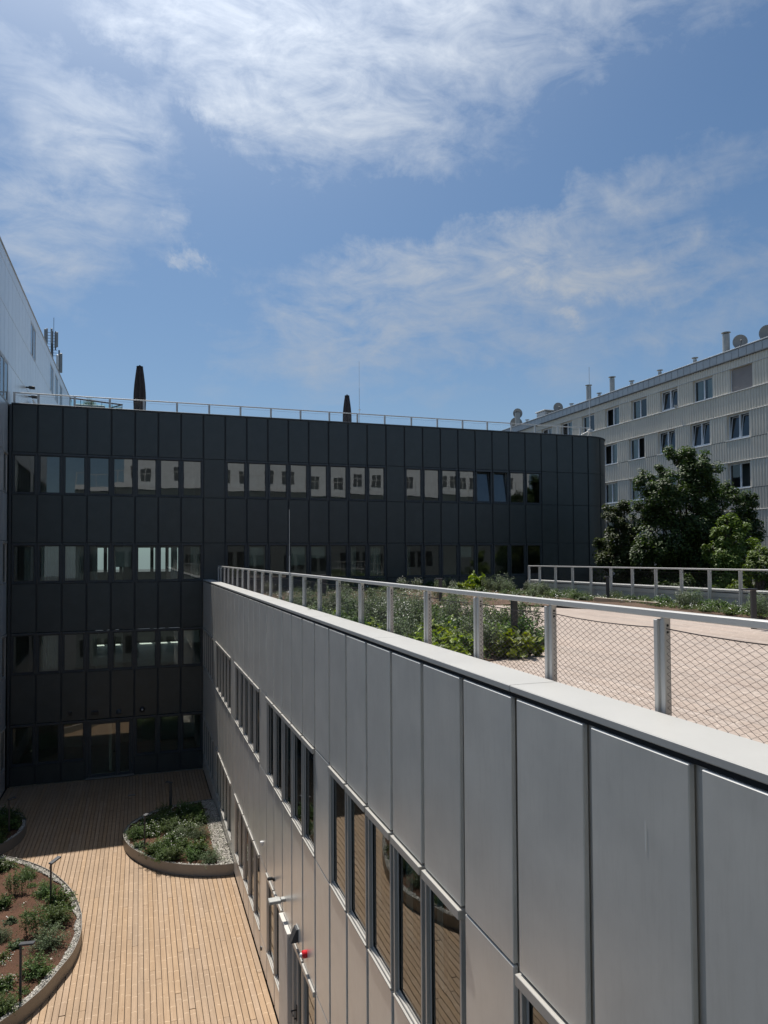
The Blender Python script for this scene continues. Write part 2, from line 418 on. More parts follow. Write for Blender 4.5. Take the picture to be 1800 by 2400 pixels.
M = dict(
    light=panel_paint('grey_cassette_paint', (0.80, 0.775, 0.715), 0.30, 0.30),
    tall=panel_paint('pale_cassette_paint', (0.72, 0.71, 0.68), 0.30, 0.35),
    dark=panel_paint('dark_cassette_paint', (0.055, 0.065, 0.064), 0.36, 0.1, var=0.11, grime=0.3),
    darkframe=paint('dark_window_frame_paint', (0.062, 0.072, 0.078), 0.42, 0.1),
    darkback=paint('dark_joint_backing', (0.045, 0.051, 0.055), 0.7),
    lightback=paint('grey_joint_backing', (0.60, 0.57, 0.52), 0.5),
    frame=paint('grey_window_frame_paint', (0.50, 0.48, 0.44), 0.34, 0.2, var=0.03),
    coping=paint('pale_coping_paint', (0.48, 0.472, 0.445), 0.42, 0.0, var=0.03, scale=1.4, grime=0.10),
    rail=paint('pale_railing_paint', (0.64, 0.625, 0.59), 0.38, 0.1, var=0.03),
    wire=paint('steel_wire', (0.05, 0.042, 0.04), 0.5, 0.3),
    bolt=paint('bolt_hole_black', (0.02, 0.02, 0.02), 0.6),
    gasket=paint('black_gasket', (0.012, 0.012, 0.013), 0.7),
    glass=glass_mat('window_glass', 2.05, (0.64, 0.75, 0.71), 0.0025),
    glass2=glass_mat('apartment_glass', 1.75, (0.70, 0.78, 0.80), 0.003),
    clear=glass_mat('balustrade_glass', 1.45, (0.70, 0.88, 0.86), 0.004),
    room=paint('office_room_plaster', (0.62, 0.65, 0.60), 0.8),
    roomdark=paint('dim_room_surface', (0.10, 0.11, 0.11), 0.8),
    blind=paint('pale_fabric_blind', (0.74, 0.77, 0.74), 0.8),
    deck=wood('courtyard_larch_boards', (0.285, 0.187, 0.110), (0.350, 0.236, 0.143), (0.400, 0.278, 0.176), (0.545, 0.40, 0.265), (0.20, 0.115, 0.06)),
    roofdeck=wood('weathered_roof_boards', (0.315, 0.243, 0.196), (0.405, 0.325, 0.268), (0.515, 0.43, 0.362), (0.66, 0.57, 0.49), (0.15, 0.105, 0.08), 4.0, 0.62, 0.07),
    beam=wood('sawn_timber_beam', (0.28, 0.22, 0.15), (0.36, 0.29, 0.21), (0.42, 0.34, 0.25), (0.46, 0.38, 0.28), (0.16, 0.11, 0.07)),
    sub=paint('deck_underlay', (0.03, 0.026, 0.022), 0.95),
    soil=soil_mat('reddish_bark_soil', (0.045, 0.022, 0.012), (0.115, 0.052, 0.027), (0.20, 0.10, 0.055)),
    roofsoil=soil_mat('dry_roof_soil', (0.06, 0.038, 0.024), (0.14, 0.085, 0.052), (0.24, 0.155, 0.10)),
    rim=paint('planter_edge_steel', (0.24, 0.225, 0.20), 0.45, 0.2, var=0.05, grime=0.12),
    gravel=island_mat('pale_gravel', [(0.0, (0.24, 0.225, 0.195)), (0.5, (0.45, 0.42, 0.365)), (1.0, (0.68, 0.64, 0.57))]),
    leaf=leaf_mat('shrub_leaves', (0.040, 0.068, 0.020), (0.085, 0.135, 0.038), (0.150, 0.215, 0.065)),
    leafy=leaf_mat('yellow_green_leaves', (0.075, 0.115, 0.018), (0.170, 0.230, 0.032), (0.30, 0.36, 0.065)),
    leafg=leaf_mat('grey_green_leaves', (0.060, 0.082, 0.042), (0.115, 0.150, 0.075), (0.19, 0.24, 0.125)),
    tree=leaf_mat('dark_tree_leaves', (0.022, 0.036, 0.009), (0.046, 0.074, 0.017), (0.100, 0.140, 0.032)),
    treey=leaf_mat('young_tree_leaves', (0.06, 0.10, 0.018), (0.12, 0.18, 0.032), (0.20, 0.27, 0.06)),
    flower=island_mat('small_pale_flowers', [(0.0, (0.70, 0.68, 0.58)), (1.0, (0.80, 0.80, 0.74))]),
    dry=leaf_mat('dry_stalks', (0.12, 0.09, 0.05), (0.17, 0.14, 0.08), (0.23, 0.20, 0.12)),
    bark=paint('tree_bark', (0.10, 0.075, 0.055), 0.9, var=0.3, scale=9, bump=0.6),
    lamp=paint('anthracite_lamp_paint', (0.055, 0.058, 0.064), 0.45, 0.2),
    lens=paint('lamp_lens', (0.55, 0.56, 0.55), 0.3),
    zinc=paint('folded_zinc', (0.46, 0.47, 0.47), 0.5, 0.2, var=0.1, scale=2, grime=0.2),
    clad=paint('beige_corrugated_sheet', (0.74, 0.675, 0.565), 0.55, 0.0, var=0.07, scale=0.6, grime=0.38),
    strip=paint('pale_drip_strip', (0.60, 0.60, 0.57), 0.5),
    upvc=paint('white_window_plastic', (0.74, 0.76, 0.78), 0.4),
    shutter=paint('roller_shutter_grey', (0.36, 0.32, 0.30), 0.6),
    roof=paint('roof_membrane', (0.22, 0.22, 0.215), 0.9, var=0.15, scale=0.8),
    render=paint('pale_parapet_render', (0.50, 0.50, 0.48), 0.8, var=0.06, scale=2, grime=0.2),
    galv=paint('galvanised_flue', (0.38, 0.38, 0.36), 0.5, 0.3, var=0.12, scale=6),
    dish=paint('grey_dish_paint', (0.30, 0.295, 0.28), 0.55, var=0.1),
    red=paint('red_alarm_plastic', (0.62, 0.012, 0.02), 0.22, var=0.03),
    white=paint('white_plastic', (0.76, 0.76, 0.74), 0.35),
    black=paint('black_metal', (0.015, 0.015, 0.017), 0.4),
    canvas=paint('brown_black_canvas', (0.042, 0.034, 0.033), 0.8, var=0.3, scale=8),
    ground=paint('asphalt_ground', (0.06, 0.06, 0.058), 0.95, var=0.2, scale=0.4),
    mastg=paint('mast_grey', (0.12, 0.125, 0.13), 0.5, 0.3),
    antenna=paint('antenna_grey', (0.30, 0.31, 0.31), 0.5),
    office=paint('grey_office_front', (0.10, 0.11, 0.11), 0.6),
    officew=paint('white_office_front', (0.72, 0.73, 0.72), 0.6),
    dim=paint('dim_joint_backing', (0.14, 0.145, 0.15), 0.6),
)


# ---------------------------------------------------------------- mesh helpers
class MB:
    """collects shapes for ONE mesh object"""

    def __init__(self):
        self.v, self.f = [], []

    def box(self, x0, x1, y0, y1, z0, z1):
        b = len(self.v)
        self.v += [(x0, y0, z0), (x1, y0, z0), (x1, y1, z0), (x0, y1, z0), (x0, y0, z1), (x1, y0, z1), (x1, y1, z1), (x0, y1, z1)]
        self.f += [(b, b + 3, b + 2, b + 1), (b + 4, b + 5, b + 6, b + 7), (b, b + 1, b + 5, b + 4), (b + 1, b + 2, b + 6, b + 5), (b + 2, b + 3, b + 7, b + 6), (b + 3, b, b + 4, b + 7)]
        return self

    def cbox(self, x0, x1, y0, y1, z0, z1, c=0.01):
        """box with chamfered edges (24 vertices, 44 triangles)"""
        b = len(self.v)
        X, Y, Z = (x0, x1), (y0, y1), (z0, z1)
        s = (1, -1)
        idx = {}
        for i in (0, 1):
            for j in (0, 1):
                for k in (0, 1):
                    for a in range(3):
                        p = [X[i] + s[i] * c, Y[j] + s[j] * c, Z[k] + s[k] * c]
                        p[a] = (X, Y, Z)[a][(i, j, k)[a]]
                        idx[(i, j, k, a)] = len(self.v)
                        self.v.append(tuple(p))
        f = self.f
        g = lambda i, j, k, a: idx[(i, j, k, a)]
        f.append((g(0, 0, 0, 0), g(0, 0, 1, 0), g(0, 1, 1, 0), g(0, 1, 0, 0)))
        f.append((g(1, 0, 0, 0), g(1, 1, 0, 0), g(1, 1, 1, 0), g(1, 0, 1, 0)))
        f.append((g(0, 0, 0, 1), g(1, 0, 0, 1), g(1, 0, 1, 1), g(0, 0, 1, 1)))
        f.append((g(0, 1, 0, 1), g(0, 1, 1, 1), g(1, 1, 1, 1), g(1, 1, 0, 1)))
        f.append((g(0, 0, 0, 2), g(0, 1, 0, 2), g(1, 1, 0, 2), g(1, 0, 0, 2)))
        f.append((g(0, 0, 1, 2), g(1, 0, 1, 2), g(1, 1, 1, 2), g(0, 1, 1, 2)))
        for i in (0, 1):
            for j in (0, 1):
                f.append((g(i, j, 0, 0), g(i, j, 1, 0), g(i, j, 1, 1), g(i, j, 0, 1)))
                f.append((g(i, 0, j, 0), g(i, 1, j, 0), g(i, 1, j, 2), g(i, 0, j, 2)))
                f.append((g(0, i, j, 1), g(1, i, j, 1), g(1, i, j, 2), g(0, i, j, 2)))
        for i in (0, 1):
            for j in (0, 1):
                for k in (0, 1):
                    f.append((g(i, j, k, 0), g(i, j, k, 1), g(i, j, k, 2)))
        return self

    def tube(self, p, q, r, n=8, r2=None, cap=True):
        p, q = Vector(p), Vector(q)
        r2 = r if r2 is None else r2
        d = (q - p)
        if d.length < 1e-6:
            return self
        d.normalize()
        a = d.cross(Vector((0, 0, 1)) if abs(d.z) < 0.9 else Vector((1, 0, 0))).normalized()
        bb = d.cross(a)
        b = len(self.v)
        for i in range(n):
            t = 2 * PI * i / n
            o = a * math.cos(t) + bb * math.sin(t)
            self.v.append(tuple(p + o * r))
            self.v.append(tuple(q + o * r2))
        for i in range(n):
            j = (i + 1) % n
            self.f.append((b + 2 * i, b + 2 * j, b + 2 * j + 1, b + 2 * i + 1))
        if cap:
            self.f.append(tuple(b + 2 * i for i in range(n))[::-1])
            self.f.append(tuple(b + 2 * i + 1 for i in range(n)))
        return self

    def lathe(self, cx, cy, prof, n=16, lobes=0, amp=0.0):
        b = len(self.v)
        for r, z in prof:
            for i in range(n):
                t = 2 * PI * i / n
                rr = r * (1 + amp * math.cos(lobes * t)) if lobes else r
                self.v.append((cx + rr * math.cos(t), cy + rr * math.sin(t), z))
        for k in range(len(prof) - 1):
            for i in range(n):
                j = (i + 1) % n
                self.f.append((b + k * n + i, b + k * n + j, b + (k + 1) * n + j, b + (k + 1) * n + i))
        self.f.append(tuple(b + i for i in range(n))[::-1])
        self.f.append(tuple(b + (len(prof) - 1) * n + i for i in range(n)))
        return self

    def quad(self, a, b_, c, d):
        b = len(self.v)
        self.v += [tuple(a), tuple(b_), tuple(c), tuple(d)]
        self.f.append((b, b + 1, b + 2, b + 3))
        return self

    def prism(self, pts, z0, z1):
        b = len(self.v)
        n = len(pts)
        self.v += [(x, y, z0) for x, y in pts] + [(x, y, z1) for x, y in pts]
        self.f.append(tuple(range(b, b + n))[::-1])
        self.f.append(tuple(range(b + n, b + 2 * n)))
        for i in range(n):
            j = (i + 1) % n
            self.f.append((b + i, b + j, b + n + j, b + n + i))
        return self

    def mesh(self, name, fix=True):
        me = bpy.data.meshes.new(name)
        me.from_pydata(self.v, [], self.f)
        if fix:
            bm = bmesh.new()
            bm.from_mesh(me)
            bmesh.ops.recalc_face_normals(bm, faces=bm.faces)
            bm.to_mesh(me)
            bm.free()
        me.update()
        return me


def put(name, me, mat=None, parent=None, loc=(0, 0, 0), rotz=0.0, kind=None, rot=None, scale=None):
    """link ONE object carrying mesh me"""
    if isinstance(me, MB):
        me = me.mesh(name)
    if mat is not None and not me.materials:
        me.materials.append(M[mat] if isinstance(mat, str) else mat)
    o = bpy.data.objects.new(name, me)
    COL.objects.link(o)
    o.parent = parent
    o.location = loc
    o.rotation_euler = rot if rot is not None else (0, 0, rotz)
    if scale is not None:
        o.scale = (scale, scale, scale) if isinstance(scale, (int, float)) else scale
    if kind:
        o['kind'] = kind
    return o


def thing(name, label, cat, loc=(0, 0, 0), rotz=0.0, group=None):
    o = bpy.data.objects.new(name, None)
    COL.objects.link(o)
    o.location = loc
    o.rotation_euler = (0, 0, rotz)
    return tag(o, label, cat, group)


def tag(o, label, cat, group=None):
    o['label'] = label
    o['category'] = cat
    if group:
        o['group'] = group
    return o


def smooth(me):
    for p in me.polygons:
        p.use_smooth = True
    return me


def spline(pts, sub=6, closed=False):
    out = []
    n = len(pts)
    rng = range(n if closed else n - 1)
    for i in rng:
        g = lambda k: pts[k % n] if closed else pts[max(0, min(n - 1, k))]
        p0, p1, p2, p3 = g(i - 1), g(i), g(i + 1), g(i + 2)
        for s in range(sub):
            t = s / sub
            out.append(tuple(0.5 * ((2 * p1[a]) + (-p0[a] + p2[a]) * t + (2 * p0[a] - 5 * p1[a] + 4 * p2[a] - p3[a]) * t * t + (-p0[a] + 3 * p1[a] - 3 * p2[a] + p3[a]) * t ** 3) for a in (0, 1)))
    if not closed:
        out.append(tuple(pts[-1]))
    return out


def inside(p, poly):
    x, y = p
    c = False
    j = len(poly) - 1
    for i in range(len(poly)):
        xi, yi = poly[i]
        xj, yj = poly[j]
        if (yi > y) != (yj > y) and x < (xj - xi) * (y - yi) / (yj - yi) + xi:
            c = not c
        j = i
    return c


def dist_poly(p, line):
    best = 9e9
    P = Vector(p)
    for a, b in zip(line[:-1], line[1:]):
        A, B = Vector(a), Vector(b)
        d = B - A
        t = max(0, min(1, (P - A).dot(d) / max(d.length_squared, 1e-9)))
        best = min(best, (A + d * t - P).length)
    return best


_cache = {}


def cached(key, make):
    if key not in _cache:
        _cache[key] = make()
    return _cache[key]


# ---------------------------------------------------------------- levels
Z_DECK = -8.65          # courtyard boards
Z_ROOF = -1.42          # roof-terrace boards
Y_DARK = 30.27          # face of the dark wing
X_WALL = 2.46           # face of the grey wing
G = 0.04                # half of a cassette joint


# ---------------------------------------------------------------- cassette facade kit (local: x along, y inward, z up)
def panel_mesh(p, h, mat):
    def mk():
        g = {'dark': 0.030, 'tall': 0.011}.get(mat, G)
        me = MB().cbox(g, p - g, 0.0, 0.038, 0.008, h - 0.008, 0.006).mesh('panel')
        me.materials.append(M[mat])
        return me
    return cached(('panel', round(p, 3), round(h, 3), mat), mk)


def back_mesh(p, h, mat):
    def mk():
        b = MB()
        b.box(0, p, 0.050, 0.085, 0, h)
        me = b.mesh('backing')
        me.materials.append(M[mat])
        return me
    return cached(('back', round(p, 3), round(h, 3), mat), mk)


def window_meshes(p, h, mat, flush=False):
    """frame, pane and gasket of one window bay; flush = glass almost in the cladding plane"""
    def mk():
        b = MB()
        d = 0.004 if flush else 0.030
        for x0, x1 in ((0, G), (p - G, p)):
            b.box(x0, x1, 0.050, 0.085, 0, h)
        for x0, x1 in ((G, 0.074), (p - 0.074, p - G)):
            b.cbox(x0, x1, 0.0, 0.10, 0.0, h - 0.092, 0.004)
        b.cbox(0.030, p - 0.030, -0.004 if flush else -0.030, 0.10, h - 0.090, h - 0.012, 0.004)
        b.cbox(G + 0.001, p - G - 0.001, -0.002 if flush else -0.014, 0.10, 0.002, 0.026, 0.003)
        b.cbox(0.075, p - 0.075, 0.002 if flush else 0.008, 0.098, 0.036, 0.058, 0.003)
        for x0, x1 in ((0.076, 0.106), (p - 0.106, p - 0.076)):
            b.cbox(x0, x1, d, 0.095, 0.060, h - 0.092, 0.004)
        b.cbox(0.107, p - 0.107, d, 0.095, 0.060, 0.090, 0.004)
        b.cbox(0.107, p - 0.107, d, 0.095, h - 0.124, h - 0.093, 0.004)
        me = b.mesh('window')
        me.materials.append(M[mat])
        y = d + 0.014
        g = MB().quad((0.106, y, 0.090), (p - 0.106, y, 0.090), (p - 0.106, y, h - 0.124), (0.106, y, h - 0.124)).mesh('pane', False)
        g.materials.append(M['glass'])
        k = MB()
        for x0, x1, z0, z1 in ((0.104, 0.113, 0.088, h - 0.122), (p - 0.113, p - 0.104, 0.088, h - 0.122), (0.113, p - 0.113, 0.088, 0.097), (0.113, p - 0.113, h - 0.131, h - 0.122)):
            k.box(x0, x1, y - 0.008, y - 0.001, z0, z1)
        gk = k.mesh('gasket')
        gk.materials.append(M['gasket'])
        return me, g, gk
    return cached(('win', round(p, 3), round(h, 3), mat, flush), mk)


def tilted_meshes(p, h, mat):
    """bottom-hung sash tilted inwards at the top"""
    def mk():
        b = MB()
        for x0, x1 in ((0, G), (p - G, p)):
            b.box(x0, x1, 0.050, 0.085, 0, h)
        for x0, x1 in ((G, 0.088), (p - 0.088, p - G)):
            b.cbox(x0, x1, 0.0, 0.10, 0.0, h - 0.110, 0.004)
        b.cbox(0.030, p - 0.030, -0.035, 0.10, h - 0.108, h - 0.014, 0.005)
        b.cbox(G + 0.001, p - G - 0.001, -0.022, 0.10, 0.002, 0.036, 0.004)
        b.cbox(0.089, p - 0.089, 0.015, 0.098, 0.050, 0.084, 0.004)
        me = b.mesh('window')
        me.materials.append(M[mat])
        hh = h - 0.110 - 0.086
        s = MB()
        for x0, x1 in ((0.090, 0.132), (p - 0.132, p - 0.090)):
            s.cbox(x0, x1, 0, 0.05, 0, hh, 0.004)
        s.cbox(0.133, p - 0.133, 0, 0.05, 0, 0.04, 0.004)
        s.cbox(0.133, p - 0.133, 0, 0.05, hh - 0.04, hh, 0.004)
        sm = s.mesh('tilted_sash')
        sm.materials.append(M[mat])
        g = MB().quad((0.130, 0.02, 0.038), (p - 0.130, 0.02, 0.038), (p - 0.130, 0.02, hh - 0.038), (0.130, 0.02, hh - 0.038)).mesh('pane', False)
        g.materials.append(M['glass'])
        return me, sm, g
    return cached(('tilt', round(p, 3), round(h, 3), mat), mk)


def add_panel(root, x, z, p, h, mat, backmat):
    """a cassette and, on a sheet behind it, the joint's backing"""
    put('panel', panel_mesh(p, h, mat), None, root, (x, 0, z))
    BACKS.setdefault((root.name, backmat), []).append((x, z, p, h))


BACKS = {}


def flush_backs(root):
    for (rn, bm_), cells in list(BACKS.items()):
        if rn != root.name:
            continue
        b = MB()
        for x, z, p, h in cells:
            b.box(x, x + p, 0.050, 0.085, z, z + h)
        put('joint_backing', b, bm_, root, kind='stuff')
        del BACKS[(rn, bm_)]


def add_window(root, x, z, p, h, mat, tilt=False, flush=False):
    if tilt:
        me, sm, g = tilted_meshes(p, h, mat)
        w = put('window', me, None, root, (x, 0, z))
        s = put('tilted_sash', sm, None, w, (0, 0.045, 0.086), rot=(math.radians(-6.5), 0, 0))
        pg = g
        put('pane', pg, None, w, (0, 0.045, 0.086), rot=(math.radians(-6.5), 0, 0))
        return w
    me, g, gk = window_meshes(p, h, mat, flush)
    w = put('window', me, None, root, (x, 0, z))
    put('pane', g, None, w, rot=(math.radians(rnd.uniform(-0.25, 0.25)), 0, math.radians(rnd.uniform(-0.35, 0.35))))
    put('gasket', gk, None, w)
    return w


def curtain_mesh(w, h, kind):
    def mk():
        b = MB()
        if kind == 'blind':
            b.box(0, w, 0, 0.012, 0, h)
        else:
            n = 26
            base = len(b.v)
            for i in range(n + 1):
                xx = w * i / n
                yy = 0.03 * math.sin(i * 1.9) + 0.012 * math.sin(i * 0.7)
                b.v += [(xx, yy, 0), (xx, yy, h)]
            for i in range(n):
                k = base + 2 * i
                b.f.append((k, k + 2, k + 3, k + 1))
        me = b.mesh('curtain' if kind != 'blind' else 'blind', kind == 'blind')
        me.materials.append(M['blind'])
        return me
    return cached(('curtain', round(w, 2), round(h, 2), kind), mk)


# ================================================================ SETTING
ground = put('ground', MB().quad((-400, -400, -9.1), (400, -400, -9.1), (400, 600, -9.1), (-400, 600, -9.1)).mesh('ground', False), 'ground', kind='structure')

# ---- courtyard boards run along Y
PITCH = 0.1175
deck = put('courtyard_deck', MB().box(-4.74, 2.45, -1.0, Y_DARK, -8.78, Z_DECK - 0.035), 'sub', kind='structure')


def plank_mesh(key, l, w, mat, th=0.03):
    def mk():
        me = MB().cbox(-w / 2, w / 2, -l / 2, l / 2, -th, 0, 0.004).mesh('plank')
        me.materials.append(M[mat])
        return me
    return cached(('plank', key, round(l, 2), mat), mk)


def lay_boards(parent, x0, x1, y0, y1, z, pitch, width, mat, lens, order, limit=300):
    cells = []
    nx = int((x1 - x0) / pitch)
    for i in range(nx):
        y = y0 - rnd.choice((0.0, 0.9, 1.8, 2.7)) - rnd.uniform(0, 0.3)
        while y < y1:
            l = rnd.choice(lens)
            a, b = max(y, y0), min(y + l, y1)
            if b - a > 0.15:
                cells.append((x0 + (i + 0.5) * pitch, a, b, l))
            y += l
    cells.sort(key=order)
    for k, (x, a, b, l) in enumerate(cells[:limit]):
        ll = round(b - a - 0.004, 1) if (b - a) < l - 0.01 else l - 0.004
        ll = min(ll, b - a - 0.003)
        o = put('plank', plank_mesh(mat, ll, width, mat), None, parent, (x + rnd.uniform(-.0008, .0008), (a + b) / 2, z + rnd.uniform(-0.0012, 0.0012)))
    rest = cells[limit:]
    if rest:
        bd = MB()
        for x, a, b, l in rest:
            bd.cbox(x - width / 2, x + width / 2, a + .002, b - .002, z - .03, z + rnd.uniform(-0.001, 0.001), 0.004)
        put('far_planks', bd.mesh('far_planks', True), mat, parent, kind='stuff')


lay_boards(deck, 2.446 - 61 * PITCH, 2.45, 11.0, Y_DARK - 0.03, Z_DECK, PITCH, PITCH - 0.0105, 'deck', (3.6, 4.2, 4.8),
           lambda c: (c[1] + 0.15 * abs(c[0] - 0.2)))
put('deck_hatch', MB().cbox(-0.40, -0.14, 27.68, 27.80, Z_DECK + 0.004, Z_DECK + 0.014, 0.003), 'rim', deck)

# ---- the grey wing's roof terrace boards
roof_deck = put('roof_deck', MB().box(2.86, 13.9, -1.0, Y_DARK - 0.05, -1.50, Z_ROOF - 0.032), 'sub', kind='structure')
lay_boards(roof_deck, 2.93, 13.3, 1.2, 20.2, Z_ROOF, 0.130, 0.1175, 'roofdeck', (3.6, 4.2),
           lambda c: (c[1] * 0.9 + 0.5 * abs(c[0] - 4.5)))

# roof planting beds (soil sheets with a slightly mounded surface)
BED_NEAR = spline([(2.95, 8.3), (3.7, 8.35), (4.58, 8.67), (5.5, 9.2), (6.1, 9.86), (6.45, 10.7), (6.4, 12.2), (5.9, 13.9), (5.0, 15.3), (3.9, 16.1), (2.95, 16.3)], 4)
BED_FAR = spline([(2.95, 20.05), (3.77, 19.93), (6.64, 19.4), (8.86, 18.5), (10.6, 18.1), (12.3, 18.6), (13.02, 18.2), (13.12, 16.9), (13.1, 15.6), (13.06, 14.94), (12.86, 14.2), (12.72, 13.0), (12.8, 11.8), (12.95, 9.5), (13.0, 6.0)], 4) + [(14.3, 6.0), (13.55, 23.3), (13.55, 30.2), (2.95, 30.2)]


def bed(name, poly, z, mat, amp=0.05, cell=0.22, edge=0.25):
    xs = [p[0] for p in poly]
    ys = [p[1] for p in poly]
    bm = bmesh.new()
    vs_ = [bm.verts.new((x, y, z)) for x, y in poly]
    bm.faces.new(vs_)
    bmesh.ops.triangulate(bm, faces=bm.faces)
    # grid cut
    k = math.floor(min(xs) / cell) * cell
    while k < max(xs):
        bmesh.ops.bisect_plane(bm, geom=bm.verts[:] + bm.edges[:] + bm.faces[:], plane_co=(k, 0, 0), plane_no=(1, 0, 0))
        k += cell
    k = math.floor(min(ys) / cell) * cell
    while k < max(ys):
        bmesh.ops.bisect_plane(bm, geom=bm.verts[:] + bm.edges[:] + bm.faces[:], plane_co=(0, k, 0), plane_no=(0, 1, 0))
        k += cell
    cl = poly + [poly[0]]
    for v in bm.verts:
        d = min(1.0, dist_poly((v.co.x, v.co.y), cl) / edge)
        v.co.z = z + d * (amp * 0.5 + amp * mnoise.noise(Vector((v.co.x * 1.7, v.co.y * 1.7, 3.1))) + amp * 0.5 * mnoise.noise(Vector((v.co.x * 6, v.co.y * 6, 0))))
    me = bpy.data.meshes.new(name)
    bm.normal_update()
    for f in bm.faces:
        if f.normal.z < 0:
            f.normal_flip()
    bm.to_mesh(me)
    bm.free()
    me.materials.append(M[mat])
    smooth(me)
    return me


put('planting_bed', bed('planting_bed', BED_NEAR, Z_ROOF + 0.015, 'roofsoil', 0.05, 0.4), None, kind='structure')
put('planting_bed', bed('planting_bed', BED_FAR, Z_ROOF + 0.015, 'roofsoil', 0.10, 0.5), None, kind='structure')

# ================================================================ DARK WING
DP = 0.8925
DX = -4.666
dark = thing('dark_office_building', 'dark grey panelled office wing across the end of the courtyard', 'building', (DX, Y_DARK, 0))
D_ROWS = [('p', 4.09, 5.93), ('w', 2.47, 4.09), ('p', 0.60, 2.47), ('w', -0.97, 0.60), ('p', -2.85, -0.97),
          ('w', -4.45, -2.85), ('p', -6.32, -4.45), ('w', -7.90, -6.32), ('p', Z_DECK + 0.01, -7.90)]
BLANK = {8, 17, 26, 27, 28}
rc = random.Random(11)
for c in range(29):
    x = c * DP
    for r, (kind, z0, z1) in enumerate(D_ROWS):
        if c >= 8 and r > 4:
            continue
        h = z1 - z0
        if c >= 8 and r == 4:
            zb = -1.60
            add_panel(dark, x, zb, DP, z1 - zb, 'dark', 'darkback')
            continue
        if c in (3, 4) and r >= 7:
            continue
        if kind == 'p' or c in BLANK:
            add_panel(dark, x, z0, DP, h, 'dark', 'darkback')
        else:
            w = add_window(dark, x, z0, DP, h, 'darkframe', tilt=(r == 1 and c in (22, 23)))
            if r in (3, 5) and c not in (22, 23) and rc.random() < (0.55 if r == 3 else 0.35):
                if rc.random() < 0.6:
                    ww = rc.choice((0.25, 0.36, 0.62))
                    put('curtain', curtain_mesh(ww, 1.30, 'curtain'), None, w, (rc.choice((0.12, 0.76 - ww)), rc.uniform(0.25, 0.6), 0.12))
                else:
                    hh = rc.choice((0.5, 0.8, 1.05))
                    put('blind', curtain_mesh(0.62, hh, 'blind'), None, w, (0.135, rc.uniform(0.2, 0.35), h - 0.16 - hh))
flush_backs(dark)
# rounded corner at the right end: bent cassettes
CR = 2.0
CX0 = 29 * DP


def bent(a0, a1, z0, z1, r0, r1, n=8, gap=0.0):
    b = MB()
    base = len(b.v)
    for i in range(n + 1):
        a = a0 + (a1 - a0) * i / n
        for r in (r0, r1):
            for z in (z0, z1):
                b.v.append((CX0 + r * math.sin(a), CR - r * math.cos(a), z))
    for i in range(n):
        k = base + 4 * i
        b.f += [(k, k + 4, k + 5, k + 1), (k + 2, k + 3, k + 7, k + 6), (k + 1, k + 5, k + 7, k + 3), (k, k + 2, k + 6, k + 4)]
    k = base
    b.f += [(k, k + 1, k + 3, k + 2), (base + 4 * n, base + 4 * n + 2, base + 4 * n + 3, base + 4 * n + 1)]
    return b


for s in range(3):
    a0, a1 = s * DP / CR + G / CR, (s + 1) * DP / CR - G / CR
    for z0, z1 in ((4.09, 5.93), (2.47, 4.09), (0.60, 2.47), (-0.97, 0.60), (-2.85, -0.97), (-4.45, -2.85), (-6.32, -4.45)):
        put('panel', bent(a0, a1, z0 + .01, z1 - .01, CR, CR - 0.044), 'dark', dark)
put('corner_backing', bent(0, PI / 2, -9.0, 5.93, CR - 0.05, CR - 0.09, 16), 'darkback', dark)
# side, back, roof and floors
b = MB()
b.box(CX0 + CR - 0.09, CX0 + CR - 0.05, CR, 16.0, -9.0, 5.90)
OPEN = ((-0.85, 0.62), (-4.35, -2.85))          # window bands of the sunny rear side
ox0, ox1 = 1.5 * DP, 9.5 * DP
b.box(0, ox0, 15.9, 16.0, -9.0, 5.90)
b.box(ox1, CX0 + CR - 0.1, 15.9, 16.0, -9.0, 5.90)
for z0, z1 in ((-9.0, -4.35), (-2.85, -0.85), (0.62, 5.90)):
    b.box(ox0, ox1, 15.9, 16.0, z0, z1)
for k in range(2, 10):
    for z0, z1 in OPEN:
        b.box(k * DP - 0.1, k * DP + 0.1, 15.91, 15.99, z0, z1)
put('rear_wall', b, 'dark', dark)
b = MB()
b.box(0.0, CX0, 0.09, 16.0, 5.55, 5.80)
b.prism([(CX0, 0.09)] + [(CX0 + (CR - .1) * math.sin(t * PI / 16), CR - (CR - .1) * math.cos(t * PI / 16)) for t in range(9)] + [(CX0 + CR - .1, 15.9), (CX0, 15.9)], 5.551, 5.801)
put('roof', b, 'roof', dark)
b = MB()
for z in (1.45, -2.0, -5.45, -8.75):
    b.box(0, CX0, 0.10, 15.8, z, z + 0.28)
b.box(0, CX0, 4.4, 4.5, 1.73, 5.5)
b.box(0, CX0, 4.4, 4.5, -8.4, -5.45)
for z0, z1 in ((-1.72, 1.45), (-5.17, -2.0)):
    b.box(0, 3.1 * DP, 4.4, 4.5, z0, z1)
    b.box(7.3 * DP, CX0, 4.4, 4.5, z0, z1)
    b.box(4.4 * DP, 4.9 * DP, 4.4, 4.5, z0, z1)
for k in range(0, 30, 4):
    b.box(k * DP - 0.05, k * DP + 0.05, 0.12, 4.4, -8.4, 5.5)
put('interior', b, 'room', dark)
# metal coping on the roof edge
b = MB()
b.cbox(-0.02, CX0, -0.03, 0.30, 5.935, 5.985, 0.006)
put('coping', b, 'darkframe', dark)
put('coping', bent(0.001, PI / 2, 5.935, 5.985, CR + 0.03, CR - 0.3, 16), 'darkframe', dark)
put('corner_post', MB().box(-0.085, -0.002, -0.02, 0.08, Z_DECK + 0.01, 5.93), 'darkframe', dark)
